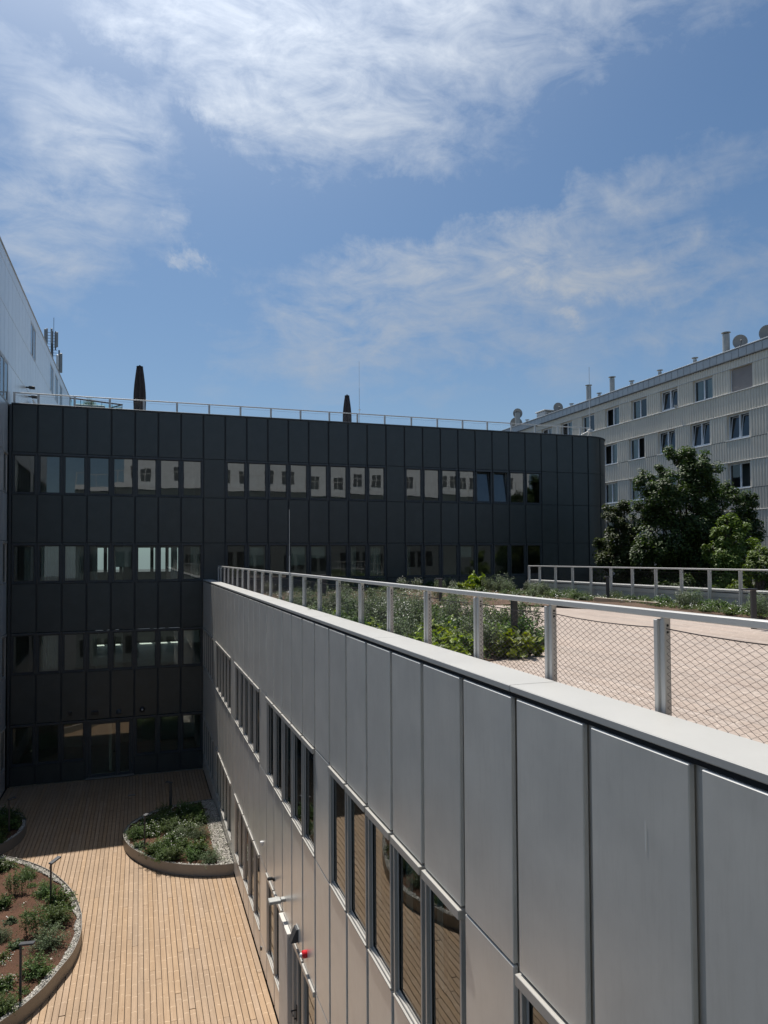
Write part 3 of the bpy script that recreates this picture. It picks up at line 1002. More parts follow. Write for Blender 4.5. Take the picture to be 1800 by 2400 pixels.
# glazed double door
dx0, dx1, dz0, dz1 = 3 * DP, 5 * DP, Z_DECK + 0.02, -6.32
dw = dx1 - dx0
b = MB()
for x0, x1 in ((0.03, 0.11), (dw - 0.11, dw - 0.03)):
    b.cbox(x0, x1, 0.02, 0.12, 0, dz1 - dz0 - 0.13, 0.005)
b.cbox(0.03, dw - 0.03, -0.02, 0.12, dz1 - dz0 - 0.125, dz1 - dz0 - 0.02, 0.005)
for x0, x1 in ((0, .029), (dw - .029, dw)):
    b.box(x0, x1, .05, .085, 0, dz1 - dz0)
door = put('door', b, 'darkframe', dark, (dx0, 0, dz0))
lw = 1.06
for x0, x1 in ((0.115, 0.115 + lw), (0.120 + lw, dw - 0.115)):
    b = MB()
    hh = dz1 - dz0 - 0.13
    b.cbox(x0, x0 + 0.085, 0.04, 0.10, 0.02, hh, 0.004)
    b.cbox(x1 - 0.085, x1, 0.04, 0.10, 0.02, hh, 0.004)
    b.cbox(x0 + 0.086, x1 - 0.086, 0.04, 0.10, 0.02, 0.14, 0.004)
    b.cbox(x0 + 0.086, x1 - 0.086, 0.04, 0.10, hh - 0.09, hh, 0.004)
    put('door_leaf', b, 'darkframe', door)
    put('pane', MB().quad((x0 + .085, .07, .14), (x1 - .085, .07, .14), (x1 - .085, .07, hh - .09), (x0 + .085, .07, hh - .09)).mesh('pane', False), 'glass', door)
put('door_handle', MB().tube((0.115 + lw - 0.04, 0.04, 1.0), (0.115 + lw - 0.04, -0.03, 1.0), 0.012).tube((0.115 + lw - 0.04, -0.03, 1.0), (0.115 + lw - 0.17, -0.03, 1.0), 0.012), 'black', door)
put('threshold', MB().cbox(0.0, dw, -0.16, 0.02, 0.004, 0.05, 0.006), 'rim', door)

# ================================================================ GREY WING
WP = 0.8556
WY0 = 2.705 + WP * 32
wing = thing('grey_office_wing', 'pale grey panelled low wing beside the courtyard with a planted roof terrace', 'building', (X_WALL, WY0, 0), -PI / 2)
ZH1, ZS1, ZH0, ZS0 = -2.845, -4.47, -6.41, -8.05
for c in range(0, 37):
    x = c * WP
    blank = c % 6 == 5
    add_panel(wing, x, ZH1, WP, -0.985 - ZH1, 'light', 'lightback')
    if blank:
        add_panel(wing, x, ZS1, WP, ZH1 - ZS1, 'light', 'lightback')
    else:
        w = add_window(wing, x, ZS1, WP, ZH1 - ZS1, 'frame')
        if c > 10 and rc.random() < 0.4:
            put('curtain', curtain_mesh(0.25, 1.34, 'curtain'), None, w, (rc.choice((0.12, 0.5)), rc.uniform(0.3, 0.5), 0.12))
    add_panel(wing, x, ZH0, WP, ZS1 - ZH0, 'light', 'lightback')
    if c in (20, 21):
        continue
    if blank:
        add_panel(wing, x, ZS0, WP, ZH0 - ZS0, 'light', 'lightback')
    else:
        add_window(wing, x, ZS0, WP, ZH0 - ZS0, 'frame')
    add_panel(wing, x, Z_DECK + 0.02, WP, ZS0 - Z_DECK - 0.02, 'light', 'lightback')
flush_backs(wing)
put('corner_trim', MB().box(-0.18, -0.004, 0.0, 0.06, Z_DECK + .01, -0.99), 'light', wing)
# door bay: a plain leaf standing proud, then the glazed door
hz = ZH0 - Z_DECK - 0.02
b = MB()
b.cbox(0.02, WP - 0.06, -0.07, 0.05, 0, hz - 0.02, 0.006)
leaf = put('metal_door', b, 'lightback', wing, (20 * WP, 0, Z_DECK + 0.02))
b = MB()
b.box(0, 0.05, 0.05, 0.085, 0, hz)
b.box(WP - 0.05, WP, 0.05, 0.085, 0, hz)
b.cbox(-0.04, 0.10, 0.0, 0.16, 0, hz - 0.11, 0.005)
b.cbox(WP - 0.11, WP - 0.03, 0.0, 0.16, 0, hz - 0.11, 0.005)
b.cbox(-0.04, WP - 0.03, -0.02, 0.16, hz - 0.105, hz - 0.015, 0.005)
gdoor = put('glazed_door', b, 'frame', wing, (21 * WP, 0, Z_DECK + 0.02))
b = MB()
b.cbox(0.105, 0.215, 0.05, 0.12, 0.02, hz - 0.112, 0.004)
b.cbox(WP - 0.20, WP - 0.115, 0.05, 0.12, 0.02, hz - 0.112, 0.004)
b.cbox(0.216, WP - 0.201, 0.05, 0.12, 0.02, 0.15, 0.004)
b.cbox(0.216, WP - 0.201, 0.05, 0.12, hz - 0.20, hz - 0.112, 0.004)
put('door_leaf', b, 'frame', gdoor)
put('pane', MB().quad((0.215, .08, .15), (WP - 0.2, .08, .15), (WP - 0.2, .08, hz - .2), (0.215, .08, hz - .2)).mesh('pane', False), 'glass', gdoor)
b = MB()
b.tube((0.16, 0.06, 1.04), (0.16, -0.05, 1.04), 0.012).tube((0.16, -0.045, 1.04), (0.30, -0.045, 1.04), 0.012)
b.cbox(0.14, 0.18, 0.038, 0.052, 0.86, 1.12, 0.003).tube((0.16, 0.05, 0.90), (0.16, 0.0, 0.90), 0.014)
put('door_handle', b, 'black', gdoor)
put('scuff_mark', MB().quad((WY0 - 3.062, -0.002, -1.37), (WY0 - 3.056, -0.002, -1.37), (WY0 - 3.053, -0.002, -1.52), (WY0 - 3.060, -0.002, -1.52)).mesh('scuff_mark', False), 'white', wing)
# coping pieces
cy = 30.22
while cy > -1.0:
    nxt = cy - (cy - 4.47) % 3.1 if (cy - 4.47) % 3.1 > 0.4 else cy - 3.1
    a, bb = cy, max(nxt, -1.2)
    lx0, lx1 = WY0 - a, WY0 - bb
    put('coping', MB().cbox(lx0 + 0.002, lx1 - 0.002, 0.001, 0.385, -0.958, -0.910, 0.006), 'coping', wing)
    cy = nxt
put('shadow_gap_strip', MB().box(-0.15, WY0 + 1.1, 0.022, 0.049, -0.990, -0.9585), 'gasket', wing)  # black strip added to paint the shade of the gap under the coping
b = MB()
b.box(-0.15, WY0 + 1.1, 0.09, 0.36, -1.62, -0.962)
put('parapet', b, 'render', wing)
b = MB()
b.box(-0.15, WY0 + 1.1, 0.36, 11.6, -1.62, -1.51)
put('roof', b, 'roof', wing)
b = MB()
for z in (-5.30, -9.0):
    b.box(-0.1, WY0 + 1, 0.12, 11.5, z, z + 0.45)
b.box(-0.1, WY0 + 1, 4.0, 4.1, -8.7, -1.63)
for k in range(0, 37, 6):
    b.box((k + 5.4) * WP, (k + 5.6) * WP, 0.12, 4.0, -8.6, -1.63)
b.box(-0.1, WY0 + 1, 11.3, 11.4, -9.0, -1.63)
put('interior', b, 'room', wing)

# ---- far parapet of the roof terrace (a little off parallel)
pa, pb_ = Vector((13.62, 23.2, 0)), Vector((14.50, 5.0, 0))
ang = math.atan2(pb_.y - pa.y, pb_.x - pa.x)
L = (pb_ - pa).length
par = thing('parapet_wall', 'low rendered parapet with pale metal coping on the far roof edge', 'wall', (pa.x, pa.y, 0), ang)
put('render', MB().box(-0.2, L, 0.10, 0.42, -1.55, -0.985), 'render', par)
for k in range(int(L // 2.4) + 1):
    put('coping', MB().cbox(k * 2.4 + .003 - .2, min((k + 1) * 2.4 - .2, L) - .003, 0.07, 0.46, -0.965, -0.90, 0.006), 'coping', par)
put('flashing', MB().cbox(-0.2, L, 0.085, 0.098, -1.10, -0.99, 0.003), 'rail', par)

# ================================================================ TALL PALE BUILDING ON THE LEFT
TP = 0.8155
TY0 = 28.29 - 11 * TP
tall = thing('tall_office_building', 'tall pale grey panelled building rising along the left edge', 'building', (-4.75, TY0, 0), PI / 2)
T_ROWS = [('p', 10.90, 11.37), ('w', 9.32, 10.90), ('p', 7.44, 9.32), ('w', 5.86, 7.44), ('p', 4.02, 5.86), ('w', 2.45, 4.02), ('p', 0.67, 2.45),
          ('w', -0.95, 0.67), ('p', -2.82, -0.95), ('w', -4.45, -2.82), ('p', -6.25, -4.45), ('w', -7.85, -6.25), ('p', Z_DECK + .02, -7.85)]
UPWIN = {20, 21, 29, 30, 32, 33, 35, 36}
for c in range(0, 45):
    x = c * TP
    for r, (kind, z0, z1) in enumerate(T_ROWS):
        if r > 3 and x + TY0 > Y_DARK - 0.4:
            continue
        win = kind == 'w' and ((r == 1 and c in UPWIN) or (r == 3 and 8 <= c <= 12) or (r > 3 and c % 6 != 5))
        if win:
            add_window(tall, x, z0, TP, z1 - z0, 'frame', flush=r < 4)
        else:
            add_panel(tall, x, z0, TP, z1 - z0, 'tall', 'dim')
flush_backs(tall)
TL = 45 * TP
put('coping', MB().cbox(-0.02, TL + .02, -0.03, 0.35, 11.375, 11.42, 0.006), 'frame', tall)
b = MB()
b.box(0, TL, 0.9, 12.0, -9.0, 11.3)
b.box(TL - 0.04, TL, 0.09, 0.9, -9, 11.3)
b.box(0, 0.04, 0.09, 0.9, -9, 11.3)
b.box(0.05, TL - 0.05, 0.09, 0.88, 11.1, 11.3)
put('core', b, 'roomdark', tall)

# ================================================================ OFFICE FRONT BEHIND THE VIEWPOINT (mirrored in the windows)
opp = thing('opposite_office_building', 'grey office front with white upper storey mirrored in the dark windows', 'building', (-4.7, -0.9, 0))
b = MB()
b.box(0, 48, -14, -0.06, -9, 5.9)
put('wall', b, 'office', opp)
put('upper_storey', MB().box(3, 44, -14, -5, 5.91, 9.2), 'officew', opp)
put('parapet_band', MB().box(0, 48, -0.055, -0.02, 5.55, 5.9), 'officew', opp)
wm = MB().box(0, 0.62, -0.055, -0.018, 0, 1.3).mesh('window')
wm.materials.append(M['black'])
for lv in (2.45, -0.95, -4.45, -7.85):
    for k in range(34):
        if k % 6 != 5 and not (lv < -1 and k > 7):
            put('window', wm, None, opp, (0.3 + k * 0.89, 0, lv))
wm2 = MB()
for x0 in (0.0, 0.46):
    wm2.box(x0, x0 + 0.40, -0.03, -0.01, 0, 1.15)
wm2 = wm2.mesh('window')
wm2.materials.append(M['mastg'])
ro = random.Random(3)
xx = 3.6
while xx < 42:
    put('window', wm2, None, opp, (xx, -4.96, 6.75))
    xx += ro.choice((1.3, 1.7, 2.6))
b = MB()
b.box(0, 44, -0.35, -0.30, 6.9, 6.95)
for k in range(34):
    b.box(k * 1.31, k * 1.31 + .05, -0.35, -0.30, 5.9, 6.9)
put('railing', b, 'rail', opp)

# ================================================================ APARTMENT BLOCK
AY0 = 68.0
apt = thing('apartment_building', 'long beige corrugated apartment block behind the trees', 'building', (33.0, AY0, 0), -PI / 2)
AL = 46.0
A_HEAD = [10.93, 8.25, 5.39, 2.52, -0.32, -3.1]
A_SILL = [9.53, 6.70, 3.81, 1.00, -1.85, -4.6]


def corr(x0, x1, z0, z1, pitch=0.20, d=0.045):
    b = MB()
    prof = []
    x = x0
    while x < x1 - 1e-6:
        for dx, y in ((0.0, 0.0), (0.085, 0.0), (0.115, -d), (0.170, -d)):
            if x + dx < x1:
                prof.append((x + dx, y))
        x += pitch
    prof.append((x1, 0.0))
    for px_, y in prof:
        b.v += [(px_, y, z0), (px_, y, z1)]
    for i in range(len(prof) - 1):
        k = 2 * i
        b.f.append((k, k + 2, k + 3, k + 1))
    return b.mesh('cladding_sheet', False)


W_W = 1.64


def apt_windows(row):
    base = 44.84 if row == 0 else 45.13
    return [AY0 - (base + 2.983 * k) for k in range(-5, 7) if 24 < base + 2.983 * k - W_W and base + 2.983 * k < 66]


def apt_window_mesh(kind):
    def mk():
        h = 1.40 if kind[0] == 0 else 1.55
        b = MB()
        b.box(-0.03, 0.0, -0.0, 0.26, 0, h)
        b.box(W_W, W_W + 0.03, -0.0, 0.26, 0, h)
        b.box(0.0, W_W, 0.0, 0.26, h - 0.02, h + 0.01)
        rv = b.mesh('window')
        rv.materials.append(M['clad'])
        b = MB()
        y0, y1 = 0.16, 0.23
        for x0, x1 in ((0.0, 0.065), (W_W / 2 - 0.055, W_W / 2 + 0.055), (W_W - 0.065, W_W)):
            b.cbox(x0, x1, y0, y1, 0.03, h - 0.02, 0.006)
        for z0, z1 in ((0.03, 0.11), (h - 0.10, h - 0.02)):
            for x0, x1 in ((0.066, W_W / 2 - 0.056), (W_W / 2 + 0.056, W_W - 0.066)):
                b.cbox(x0, x1, y0, y1, z0, z1, 0.006)
        fr = b.mesh('frame')
        fr.materials.append(M['upvc'])
        sill = MB().cbox(-0.05, W_W + 0.05, -0.07, 0.16, -0.03, 0.02, 0.006).mesh('sill')
        sill.materials.append(M['strip'])
        return rv, fr, sill, h
    return cached(('aptw',) + kind, mk)


def pane_half(h):
    def mk():
        me = MB().quad((0, 0, 0), (W_W / 2 - 0.12, 0, 0), (W_W / 2 - 0.12, 0, h - 0.21), (0, 0, h - 0.21)).mesh('pane', False)
        me.materials.append(M['glass2'])
        return me
    return cached(('paneh', h), mk)


def sash_half(h):
    def mk():
        w = W_W / 2 - 0.12
        b = MB()
        b.cbox(0, 0.05, -0.02, 0.03, 0, h - 0.21, 0.005)
        b.cbox(w - 0.05, w, -0.02, 0.03, 0, h - 0.21, 0.005)
        b.cbox(0.051, w - 0.051, -0.02, 0.03, 0, 0.05, 0.005)
        b.cbox(0.051, w - 0.051, -0.02, 0.03, h - 0.26, h - 0.21, 0.005)
        me = b.mesh('sash')
        me.materials.append(M['upvc'])
        return me
    return cached(('sashh', h), mk)


ra = random.Random(5)
for row in range(6):
    head, sill = A_HEAD[row], A_SILL[row]
    above = 11.42 if row == 0 else A_SILL[row - 1]
    z_top = above - (0.02 if row == 0 else 0.0)
    # continuous band above the heads
    me = corr(0, AL, head + 0.03, z_top - (0.03 if row else 0))
    me.materials.append(M['clad'])
    put('cladding_sheet', me, None, apt)
    put('drip_strip', MB().cbox(0, AL, -0.07, 0.0, head - 0.005, head + 0.028, 0.005), 'strip', apt)
    wins = apt_windows(row)
    xs = [0.0]
    for xw in sorted(wins):
        xs += [xw, xw + W_W]
    xs.append(AL)
    for i in range(0, len(xs), 2):
        if xs[i + 1] - xs[i] > 0.1:
            me = corr(xs[i] + 0.031, xs[i + 1] - 0.031, sill - (0 if row else 0.0), head - 0.006)
            me.materials.append(M['clad'])
            put('cladding_sheet', me, None, apt)
    if row == 0:
        put('ledge', MB().cbox(0, AL, -0.085, 0.10, sill - 0.05, sill, 0.006), 'strip', apt)
    for xw in wins:
        rv, fr, sl, h = apt_window_mesh((min(row, 1),))
        w = put('window', rv, None, apt, (xw, 0, sill))
        yw = AY0 - xw
        if row == 0 and abs(yw - 32.9) < 0.8:
            sh = MB()
            for k in range(27):
                sh.cbox(0.04, W_W - 0.04, 0.12, 0.15, 0.02 + k * 0.05, 0.066 + k * 0.05, 0.008)
            put('roller_shutter', sh, 'shutter', w)
            put('frame', MB().cbox(0.0, 0.038, 0.1, 0.2, 0, h - .02, .004).cbox(W_W - .038, W_W, 0.1, 0.2, 0, h - .02, .004), 'upvc', w)
            continue
        put('frame', fr, None, w)
        if row:
            put('sill', sl, None, w)
        state = ra.choice(('shut', 'tilt', 'open', 'half', 'shut'))
        for s in (0, 1):
            x0 = 0.06 if s == 0 else W_W / 2 + 0.05
            if state == 'open' and s == 1 or (state == 'half' and s == 0):
                continue                       # this casement stands wide open: only the dark room shows
            tl = math.radians(-7) if state == 'tilt' else 0
            put('pane', pane_half(h), None, w, (x0 + .005, 0.20, 0.105), rot=(tl, 0, 0))
            if state == 'tilt':
                put('sash', sash_half(h), None, w, (x0 + .005, 0.20, 0.105), rot=(tl, 0, 0))
            if ra.random() < 0.6 and state != 'tilt':
                put('curtain', curtain_mesh(0.62, h - 0.15, 'curtain'), None, w, (x0 + 0.02, 0.36, 0.08))
# flashing band of the flat roof: upright zinc trays
for k in range(int(AL / 0.552)):
    put('fascia_panel', cached(('fascia',), lambda: MB().cbox(0.014, 0.538, 0.0, 0.03, 0, 0.50, 0.006).mesh('fascia_panel')), 'zinc', apt, (k * 0.552, -0.10, 11.47))
b = MB()
b.box(0, AL, -0.068, -0.04, 11.45, 11.98)
put('fascia_backing', b, 'bolt', apt)
put('roof_edge', MB().cbox(0, AL, -0.15, 0.5, 11.985, 12.05, 0.008), 'zinc', apt)
put('gutter', MB().cbox(0, AL, -0.13, -0.03, 11.40, 11.44, 0.006), 'darkframe', apt)
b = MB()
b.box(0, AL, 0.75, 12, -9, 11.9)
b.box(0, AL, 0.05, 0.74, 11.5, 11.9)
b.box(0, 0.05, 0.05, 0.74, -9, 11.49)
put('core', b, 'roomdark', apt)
put('plinth', MB().box(0, AL, 0.0, 0.3, -9.0, -4.65), 'render', apt)


# things on the apartment roof
def flue(y, z1, r=0.17, tall_=True, label='', grp=None, z0=11.95, x=34.2, cap=0.34):
    o = thing('flue_pipe' if tall_ else 'roof_vent', label, 'flue' if tall_ else 'vent', (x, y, z0), 0, grp)
    h = z1 - z0
    put('pipe', MB().lathe(0, 0, [(r * .98, 0), (r, 0.1), (r, h - 0.16)], 14), 'galv', o)
    put('cap', MB().lathe(0, 0, [(r * 0.5, h - 0.10), (cap * 0.8, h - 0.06), (cap * 0.8, h - 0.03), (0.03, h)], 14), 'galv', o)
    b_ = MB()
    for k in range(3):
        t = k * 2 * PI / 3
        b_.tube((r * .8 * math.cos(t), r * .8 * math.sin(t), h - 0.18), (r * .8 * math.cos(t), r * .8 * math.sin(t), h - 0.06), 0.012, 5)
    put('bracket', b_, 'galv', o)
    return o


flue(34.33, 13.72, 0.21, True, 'thick grey flue pipe beside the big satellite dish')
flue(45.54, 13.68, 0.19, True, 'tall grey flue pipe standing alone above the middle of the beige roof')
flue(48.55, 13.74, 0.20, True, 'tall grey flue pipe behind the thin white mast at the dark corner')
flue(60.0, 13.85, 0.24, True, 'stubby flue pipe partly hidden by two far satellite dishes')
for y, z1, lb in ((36.95, 12.86, 'small capped roof vent nearest the thick flue pipe'), (40.26, 12.88, 'small capped roof vent about halfway up the sloping roof line'),
                  (43.26, 12.84, 'small capped roof vent just above the dark tree crown'), (47.17, 12.80, 'small capped roof vent between the two tall flue pipes'),
                  (50.98, 12.74, 'small capped roof vent next to the round far dish'), (54.4, 12.78, 'small capped roof vent beside the flat roof box'), (58.2, 12.72, 'small capped roof vent at the far low end of the roof')):
    flue(y, z1, 0.12, False, lb, None, cap=0.26)


def dish(y, zc, r, label, rz, x=34.4):
    o = thing('satellite_dish', label, 'satellite dish', (x, y, 11.95), rz)
    h = zc - 11.95
    b_ = MB()
    n, rings = 24, 5
    base = len(b_.v)
    for side, off in ((0, 0.0), (1, 0.02)):
        for i in range(rings + 1):
            rr = r * i / rings
            for k in range(n):
                t = 2 * PI * k / n
                b_.v.append((rr * math.cos(t), off - 0.18 * r * (1 - (i / rings) ** 2), h + rr * math.sin(t) * 1.06))
    for side in (0, 1):
        o0 = side * (rings + 1) * n
        for i in range(rings):
            for k in range(n):
                j = (k + 1) % n
                b_.f.append((o0 + i * n + k, o0 + i * n + j, o0 + (i + 1) * n + j, o0 + (i + 1) * n + k))
    me = b_.mesh('reflector')
    smooth(me)
    put('reflector', me, 'dish', o)
    put('feed_arm', MB().tube((0, 0.0, h - r), (0, r * 1.0, h - 0.05), 0.018, 6).tube((0, r * 1.0, h - 0.05), (0, r * 1.0 - .1, h), 0.05, 8), 'mastg', o)
    put('mount_pole', MB().tube((0.05, -0.22 * r - 0.05, 0), (0.05, -0.22 * r - 0.05, h + 0.1), 0.03, 8), 'mastg', o)
    return o


dish(33.45, 12.88, 0.42, 'large grey satellite dish next to the thick flue pipe', PI * 0.80)
dish(31.45, 12.80, 0.47, 'large satellite dish cut off by the right picture edge beside a thin pole', PI * 0.82)
dish(53.3, 12.85, 0.42, 'round satellite dish on the far stretch of the beige roof', PI * 0.9)
dish(60.3, 13.70, 0.46, 'upper of two stacked far satellite dishes', PI * 0.92)
dish(60.6, 12.72, 0.62, 'lower larger one of two stacked far satellite dishes', PI * 0.92)
o = thing('roof_unit', 'small flat-topped grey box unit on the far roof edge', 'roof box', (34.4, 55.2, 11.95))
put('casing', MB().cbox(-0.6, 0.6, -0.7, 0.7, 0, 0.85, 0.05), 'zinc', o)
put('hood', MB().cbox(-0.7, 0.7, -0.8, 0.8, 0.86, 0.95, 0.03), 'zinc', o)
o = thing('roof_pole', 'thin dark pole on the beige roof at the right picture edge', 'pole', (34.2, 31.25, 11.95))
put('pole', MB().tube((0, 0, 0), (0.05, -0.1, 1.6), 0.03, 8), 'black', o)
put('foot', MB().cbox(-0.1, 0.1, -0.1, 0.1, 0, 0.06, 0.01), 'black', o)
o = thing('flower_box', 'brown plant pot on the ledge under an open top window', 'flower box', (32.88, 37.3, 9.535))
put('pot', MB().lathe(0, 0, [(0.07, 0), (0.11, 0.17)], 10), 'render', o)

# far low building seen past the dark roof edge
o = thing('rooftop_house', 'far low grey roof behind the dark wing beside the dishes', 'building', (27.0, 66.0, 0))
put('wall', MB().box(-3.5, 6.0, 0, 10, -9, 12.0), 'zinc', o)
put('roof', MB().box(-3.8, 6.2, -0.3, 10.2, 12.01, 12.25), 'roof', o)


# ================================================================ RAILINGS
def net(L_, H, cw, ch, r):
    """woven wire net of diamond cells (strands as three-sided wires)"""
    b = MB()
    nx, nz = int(L_ / cw), max(2, int(H / ch))
    off = [(0.0, r), (-r * 0.87, -r * 0.5), (r * 0.87, -r * 0.5)]
    for i in range(nx + 1):
        for sgn in (1, -1):
            base = len(b.v)
            cnt = 0
            for k in range(nz + 1):
                xx = i * cw + (sgn * cw / 2 if k % 2 else 0.0)
                if xx < 0 or xx > L_:
                    xx = max(0, min(L_, xx))
                z = -k * ch
                for a, c_ in off:
                    b.v.append((xx + a, c_ + sgn * r * 0.6, z))
                cnt += 1
            for k in range(cnt - 1):
                p = base + 3 * k
                for a in range(3):
                    c_ = (a + 1) % 3
                    b.f.append((p + a, p + c_, p + 3 + c_, p + 3 + a))
    return b.mesh('wire_net', False)


def post_mesh(h, w=0.036):
    def mk():
        b = MB()
        b.cbox(-0.040, -0.006, -0.030, 0.025, 0, h - 0.012, 0.004)
        b.cbox(0.006, 0.040, -0.018, 0.030, 0, h, 0.004)
        b.box(-0.006, 0.006, -0.012, 0.016, 0, h - 0.02)
        me = b.mesh('post')
        me.materials.append(M['rail'])
        k = MB()
        for z in (h - 0.045, h - 0.085):
            k.tube((0.0405, 0.006, z), (0.0425, 0.006, z), 0.008, 8)
        kb = k.mesh('bolt')
        kb.materials.append(M['bolt'])
        return me, kb
    return cached(('post', round(h, 2)), mk)


def railing(label, origin, rotz, L_, posts, ztop, zfoot, netcell, wr, rail_h=0.042, rail_w=0.055, wmat='wire', netdrop=0.075):
    o = thing('metal_railing', label, 'railing', (*origin, 0), rotz)
    me, kb = post_mesh(ztop - rail_h - zfoot)
    for x in posts:
        p = put('post', me, None, o, (x, 0, zfoot))
        put('bolt', kb, None, p)
    put('top_rail', MB().cbox(-0.03, L_, -rail_w / 2, rail_w / 2, ztop - rail_h, ztop, 0.005), 'rail', o)
    H = ztop - rail_h - netdrop - zfoot - 0.12
    put('wire_net', net(L_ - 0.02, H, netcell[0], netcell[1], wr), wmat, o, (0, 0.0, ztop - rail_h - netdrop))
    c = MB()
    pl = list(posts)
    for a, b_ in zip(pl[:-1], pl[1:]):
        n = 4
        for k in range(n):
            t0, t1 = k / n, (k + 1) / n
            s = lambda t: -0.016 * 4 * t * (1 - t)
            c.tube((a + (b_ - a) * t0, 0, ztop - rail_h - netdrop + 0.012 + s(t0)), (a + (b_ - a) * t1, 0, ztop - rail_h - netdrop + 0.012 + s(t1)), 0.0035, 5, cap=False)
    put('top_cable', c, 'wire', o)
    return o


RY = 28.50
near_posts = [0.0, 0.90] + [0.90 + 1.2075 * k for k in range(1, 23)]
railing('pale railing with diamond wire net along the coping beside the courtyard', (2.915, RY), -PI / 2, RY + 0.3, near_posts, -0.327, -1.38, (0.075, 0.0195), 0.0020)
far_posts = [0.0] + [0.68 + 0.962 * k for k in range(0, 16)]
railing('pale railing on the far roof parapet in front of the trees', (13.58, 23.1), ang, 16.0, far_posts, -0.365, -1.40, (0.09, 0.028), 0.0015)
top_posts = [0.02] + [0.87 + 0.0 + (1.306 * k) for k in range(0, 20)]
railing('thin pale railing along the roof edge of the dark wing', (-4.66, 30.62), 0.0, 26.3, top_posts, 6.47, 5.80, (0.12, 0.035), 0.0022, wmat='rail')

# ================================================================ ROOF TERRACE THINGS ON THE DARK WING


def parasol(x, y, z0, z1, w, label):
    o = thing('closed_parasol', label, 'parasol', (x, y, z0))
    h = z1 - z0
    prof = [(w * 0.80, 0.55), (w * 0.95, 0.85), (w, h * 0.45), (w * 0.97, h * 0.58), (w * 0.86, h * 0.72), (w * 0.69, h * 0.86), (w * 0.52, h - 0.04), (w * 0.46, h - 0.02)]
    me = MB().lathe(0, 0, prof, 96, 8, 0.17).mesh('canopy')
    smooth(me)
    put('canopy', me, 'canvas', o)
    put('pole', MB().tube((0, 0, 0), (0, 0, 0.62), 0.03, 10), 'mastg', o)
    put('strap', MB().lathe(0, 0, [(w * 1.10, h * 0.50 - 0.03), (w * 1.10, h * 0.50 + 0.03)], 24), 'canvas', o)
    put('base', MB().cbox(-0.35, 0.35, -0.35, 0.35, 0, 0.08, 0.02), 'mastg', o)
    put('finial', MB().lathe(0, 0, [(w * 0.62, h - 0.02), (w * 0.62, h + 0.01), (w * 0.16, h + 0.03), (0.03, h + 0.07)], 12), 'canvas', o)
    return o


parasol(-0.04, 34.0, 5.8, 8.70, 0.235, 'taller closed black parasol behind the roof railing over the courtyard')
parasol(9.76, 34.0, 5.8, 8.03, 0.20, 'shorter closed black parasol next to the thin lightning rod')


def rod(x, y, z0, z1, label, mount=True, zb=None, r0=0.010):
    o = thing('lightning_rod', label, 'lightning rod', (x, y, z0))
    h = z1 - z0
    put('rod', MB().tube((0, 0, 0), (0, 0, h * 0.6), r0, 8).tube((0, 0, h * 0.6), (0, 0, h), r0 * 0.55, 8), 'rail', o)
    if mount:
        put('clamp', MB().cbox(-0.03, 0.05, -0.03, 0.03, 0.16, 0.20, 0.005).cbox(-0.03, 0.05, -0.03, 0.03, h * 0.28, h * 0.28 + 0.04, 0.005), 'rail', o)
    return o


rod(9.45, 30.9, 5.80, 8.93, 'very thin lightning rod rising beside the shorter parasol')
rod(2.885, 14.37, -1.40, 0.97, 'thin lightning rod clamped to the near railing over the coping')
o = rod(21.7, 30.75, 5.80, 9.62, 'white lightning rod on a tripod at the rounded dark corner', True, r0=0.02)
put('tripod', MB().tube((0, 0, .55), (-0.9, 0.1, 0.1), .03, 8).tube((0, 0, .55), (0.5, 0.5, 0.1), .03, 8).tube((0, 0, .55), (0.3, 0.9, 0.1), .03, 8).cbox(-0.1, 0.1, -0.1, 0.1, 0.45, 0.62, 0.02), 'rail', o)

o = thing('glass_balustrade', 'glass balustrade with dark handrail on the far terrace at upper left', 'balustrade', (0, 0, 0))
P = [Vector((-2.86, 32.9, 0)), Vector((-0.78, 33.7, 0)), Vector((-1.25, 34.5, 0))]
b, g = MB(), MB()
for a, c_ in zip(P[:-1], P[1:]):
    b.tube((a.x, a.y, 6.85), (c_.x, c_.y, 6.85), 0.035, 8)
    n = max(1, int((c_ - a).length / 0.42))
    for k in range(n + 1):
        q = a.lerp(c_, k / n)
        b.tube((q.x, q.y, 5.8), (q.x, q.y, 6.83), 0.012, 6)
put('handrail', b, 'darkframe', o)
for a, c_ in zip(P[:-1], P[1:]):
    put('pane', MB().quad((a.x, a.y, 5.9), (c_.x, c_.y, 5.9), (c_.x, c_.y, 6.78), (a.x, a.y, 6.78)).mesh('pane', False), 'clear', o)
o = thing('planter_box', 'grey planter box with a bush behind the upper left railing', 'planter', (-2.35, 36.2, 5.8))
put('box', MB().cbox(-0.62, 0.75, -0.3, 0.3, 0, 1.42, 0.02), 'antenna', o)
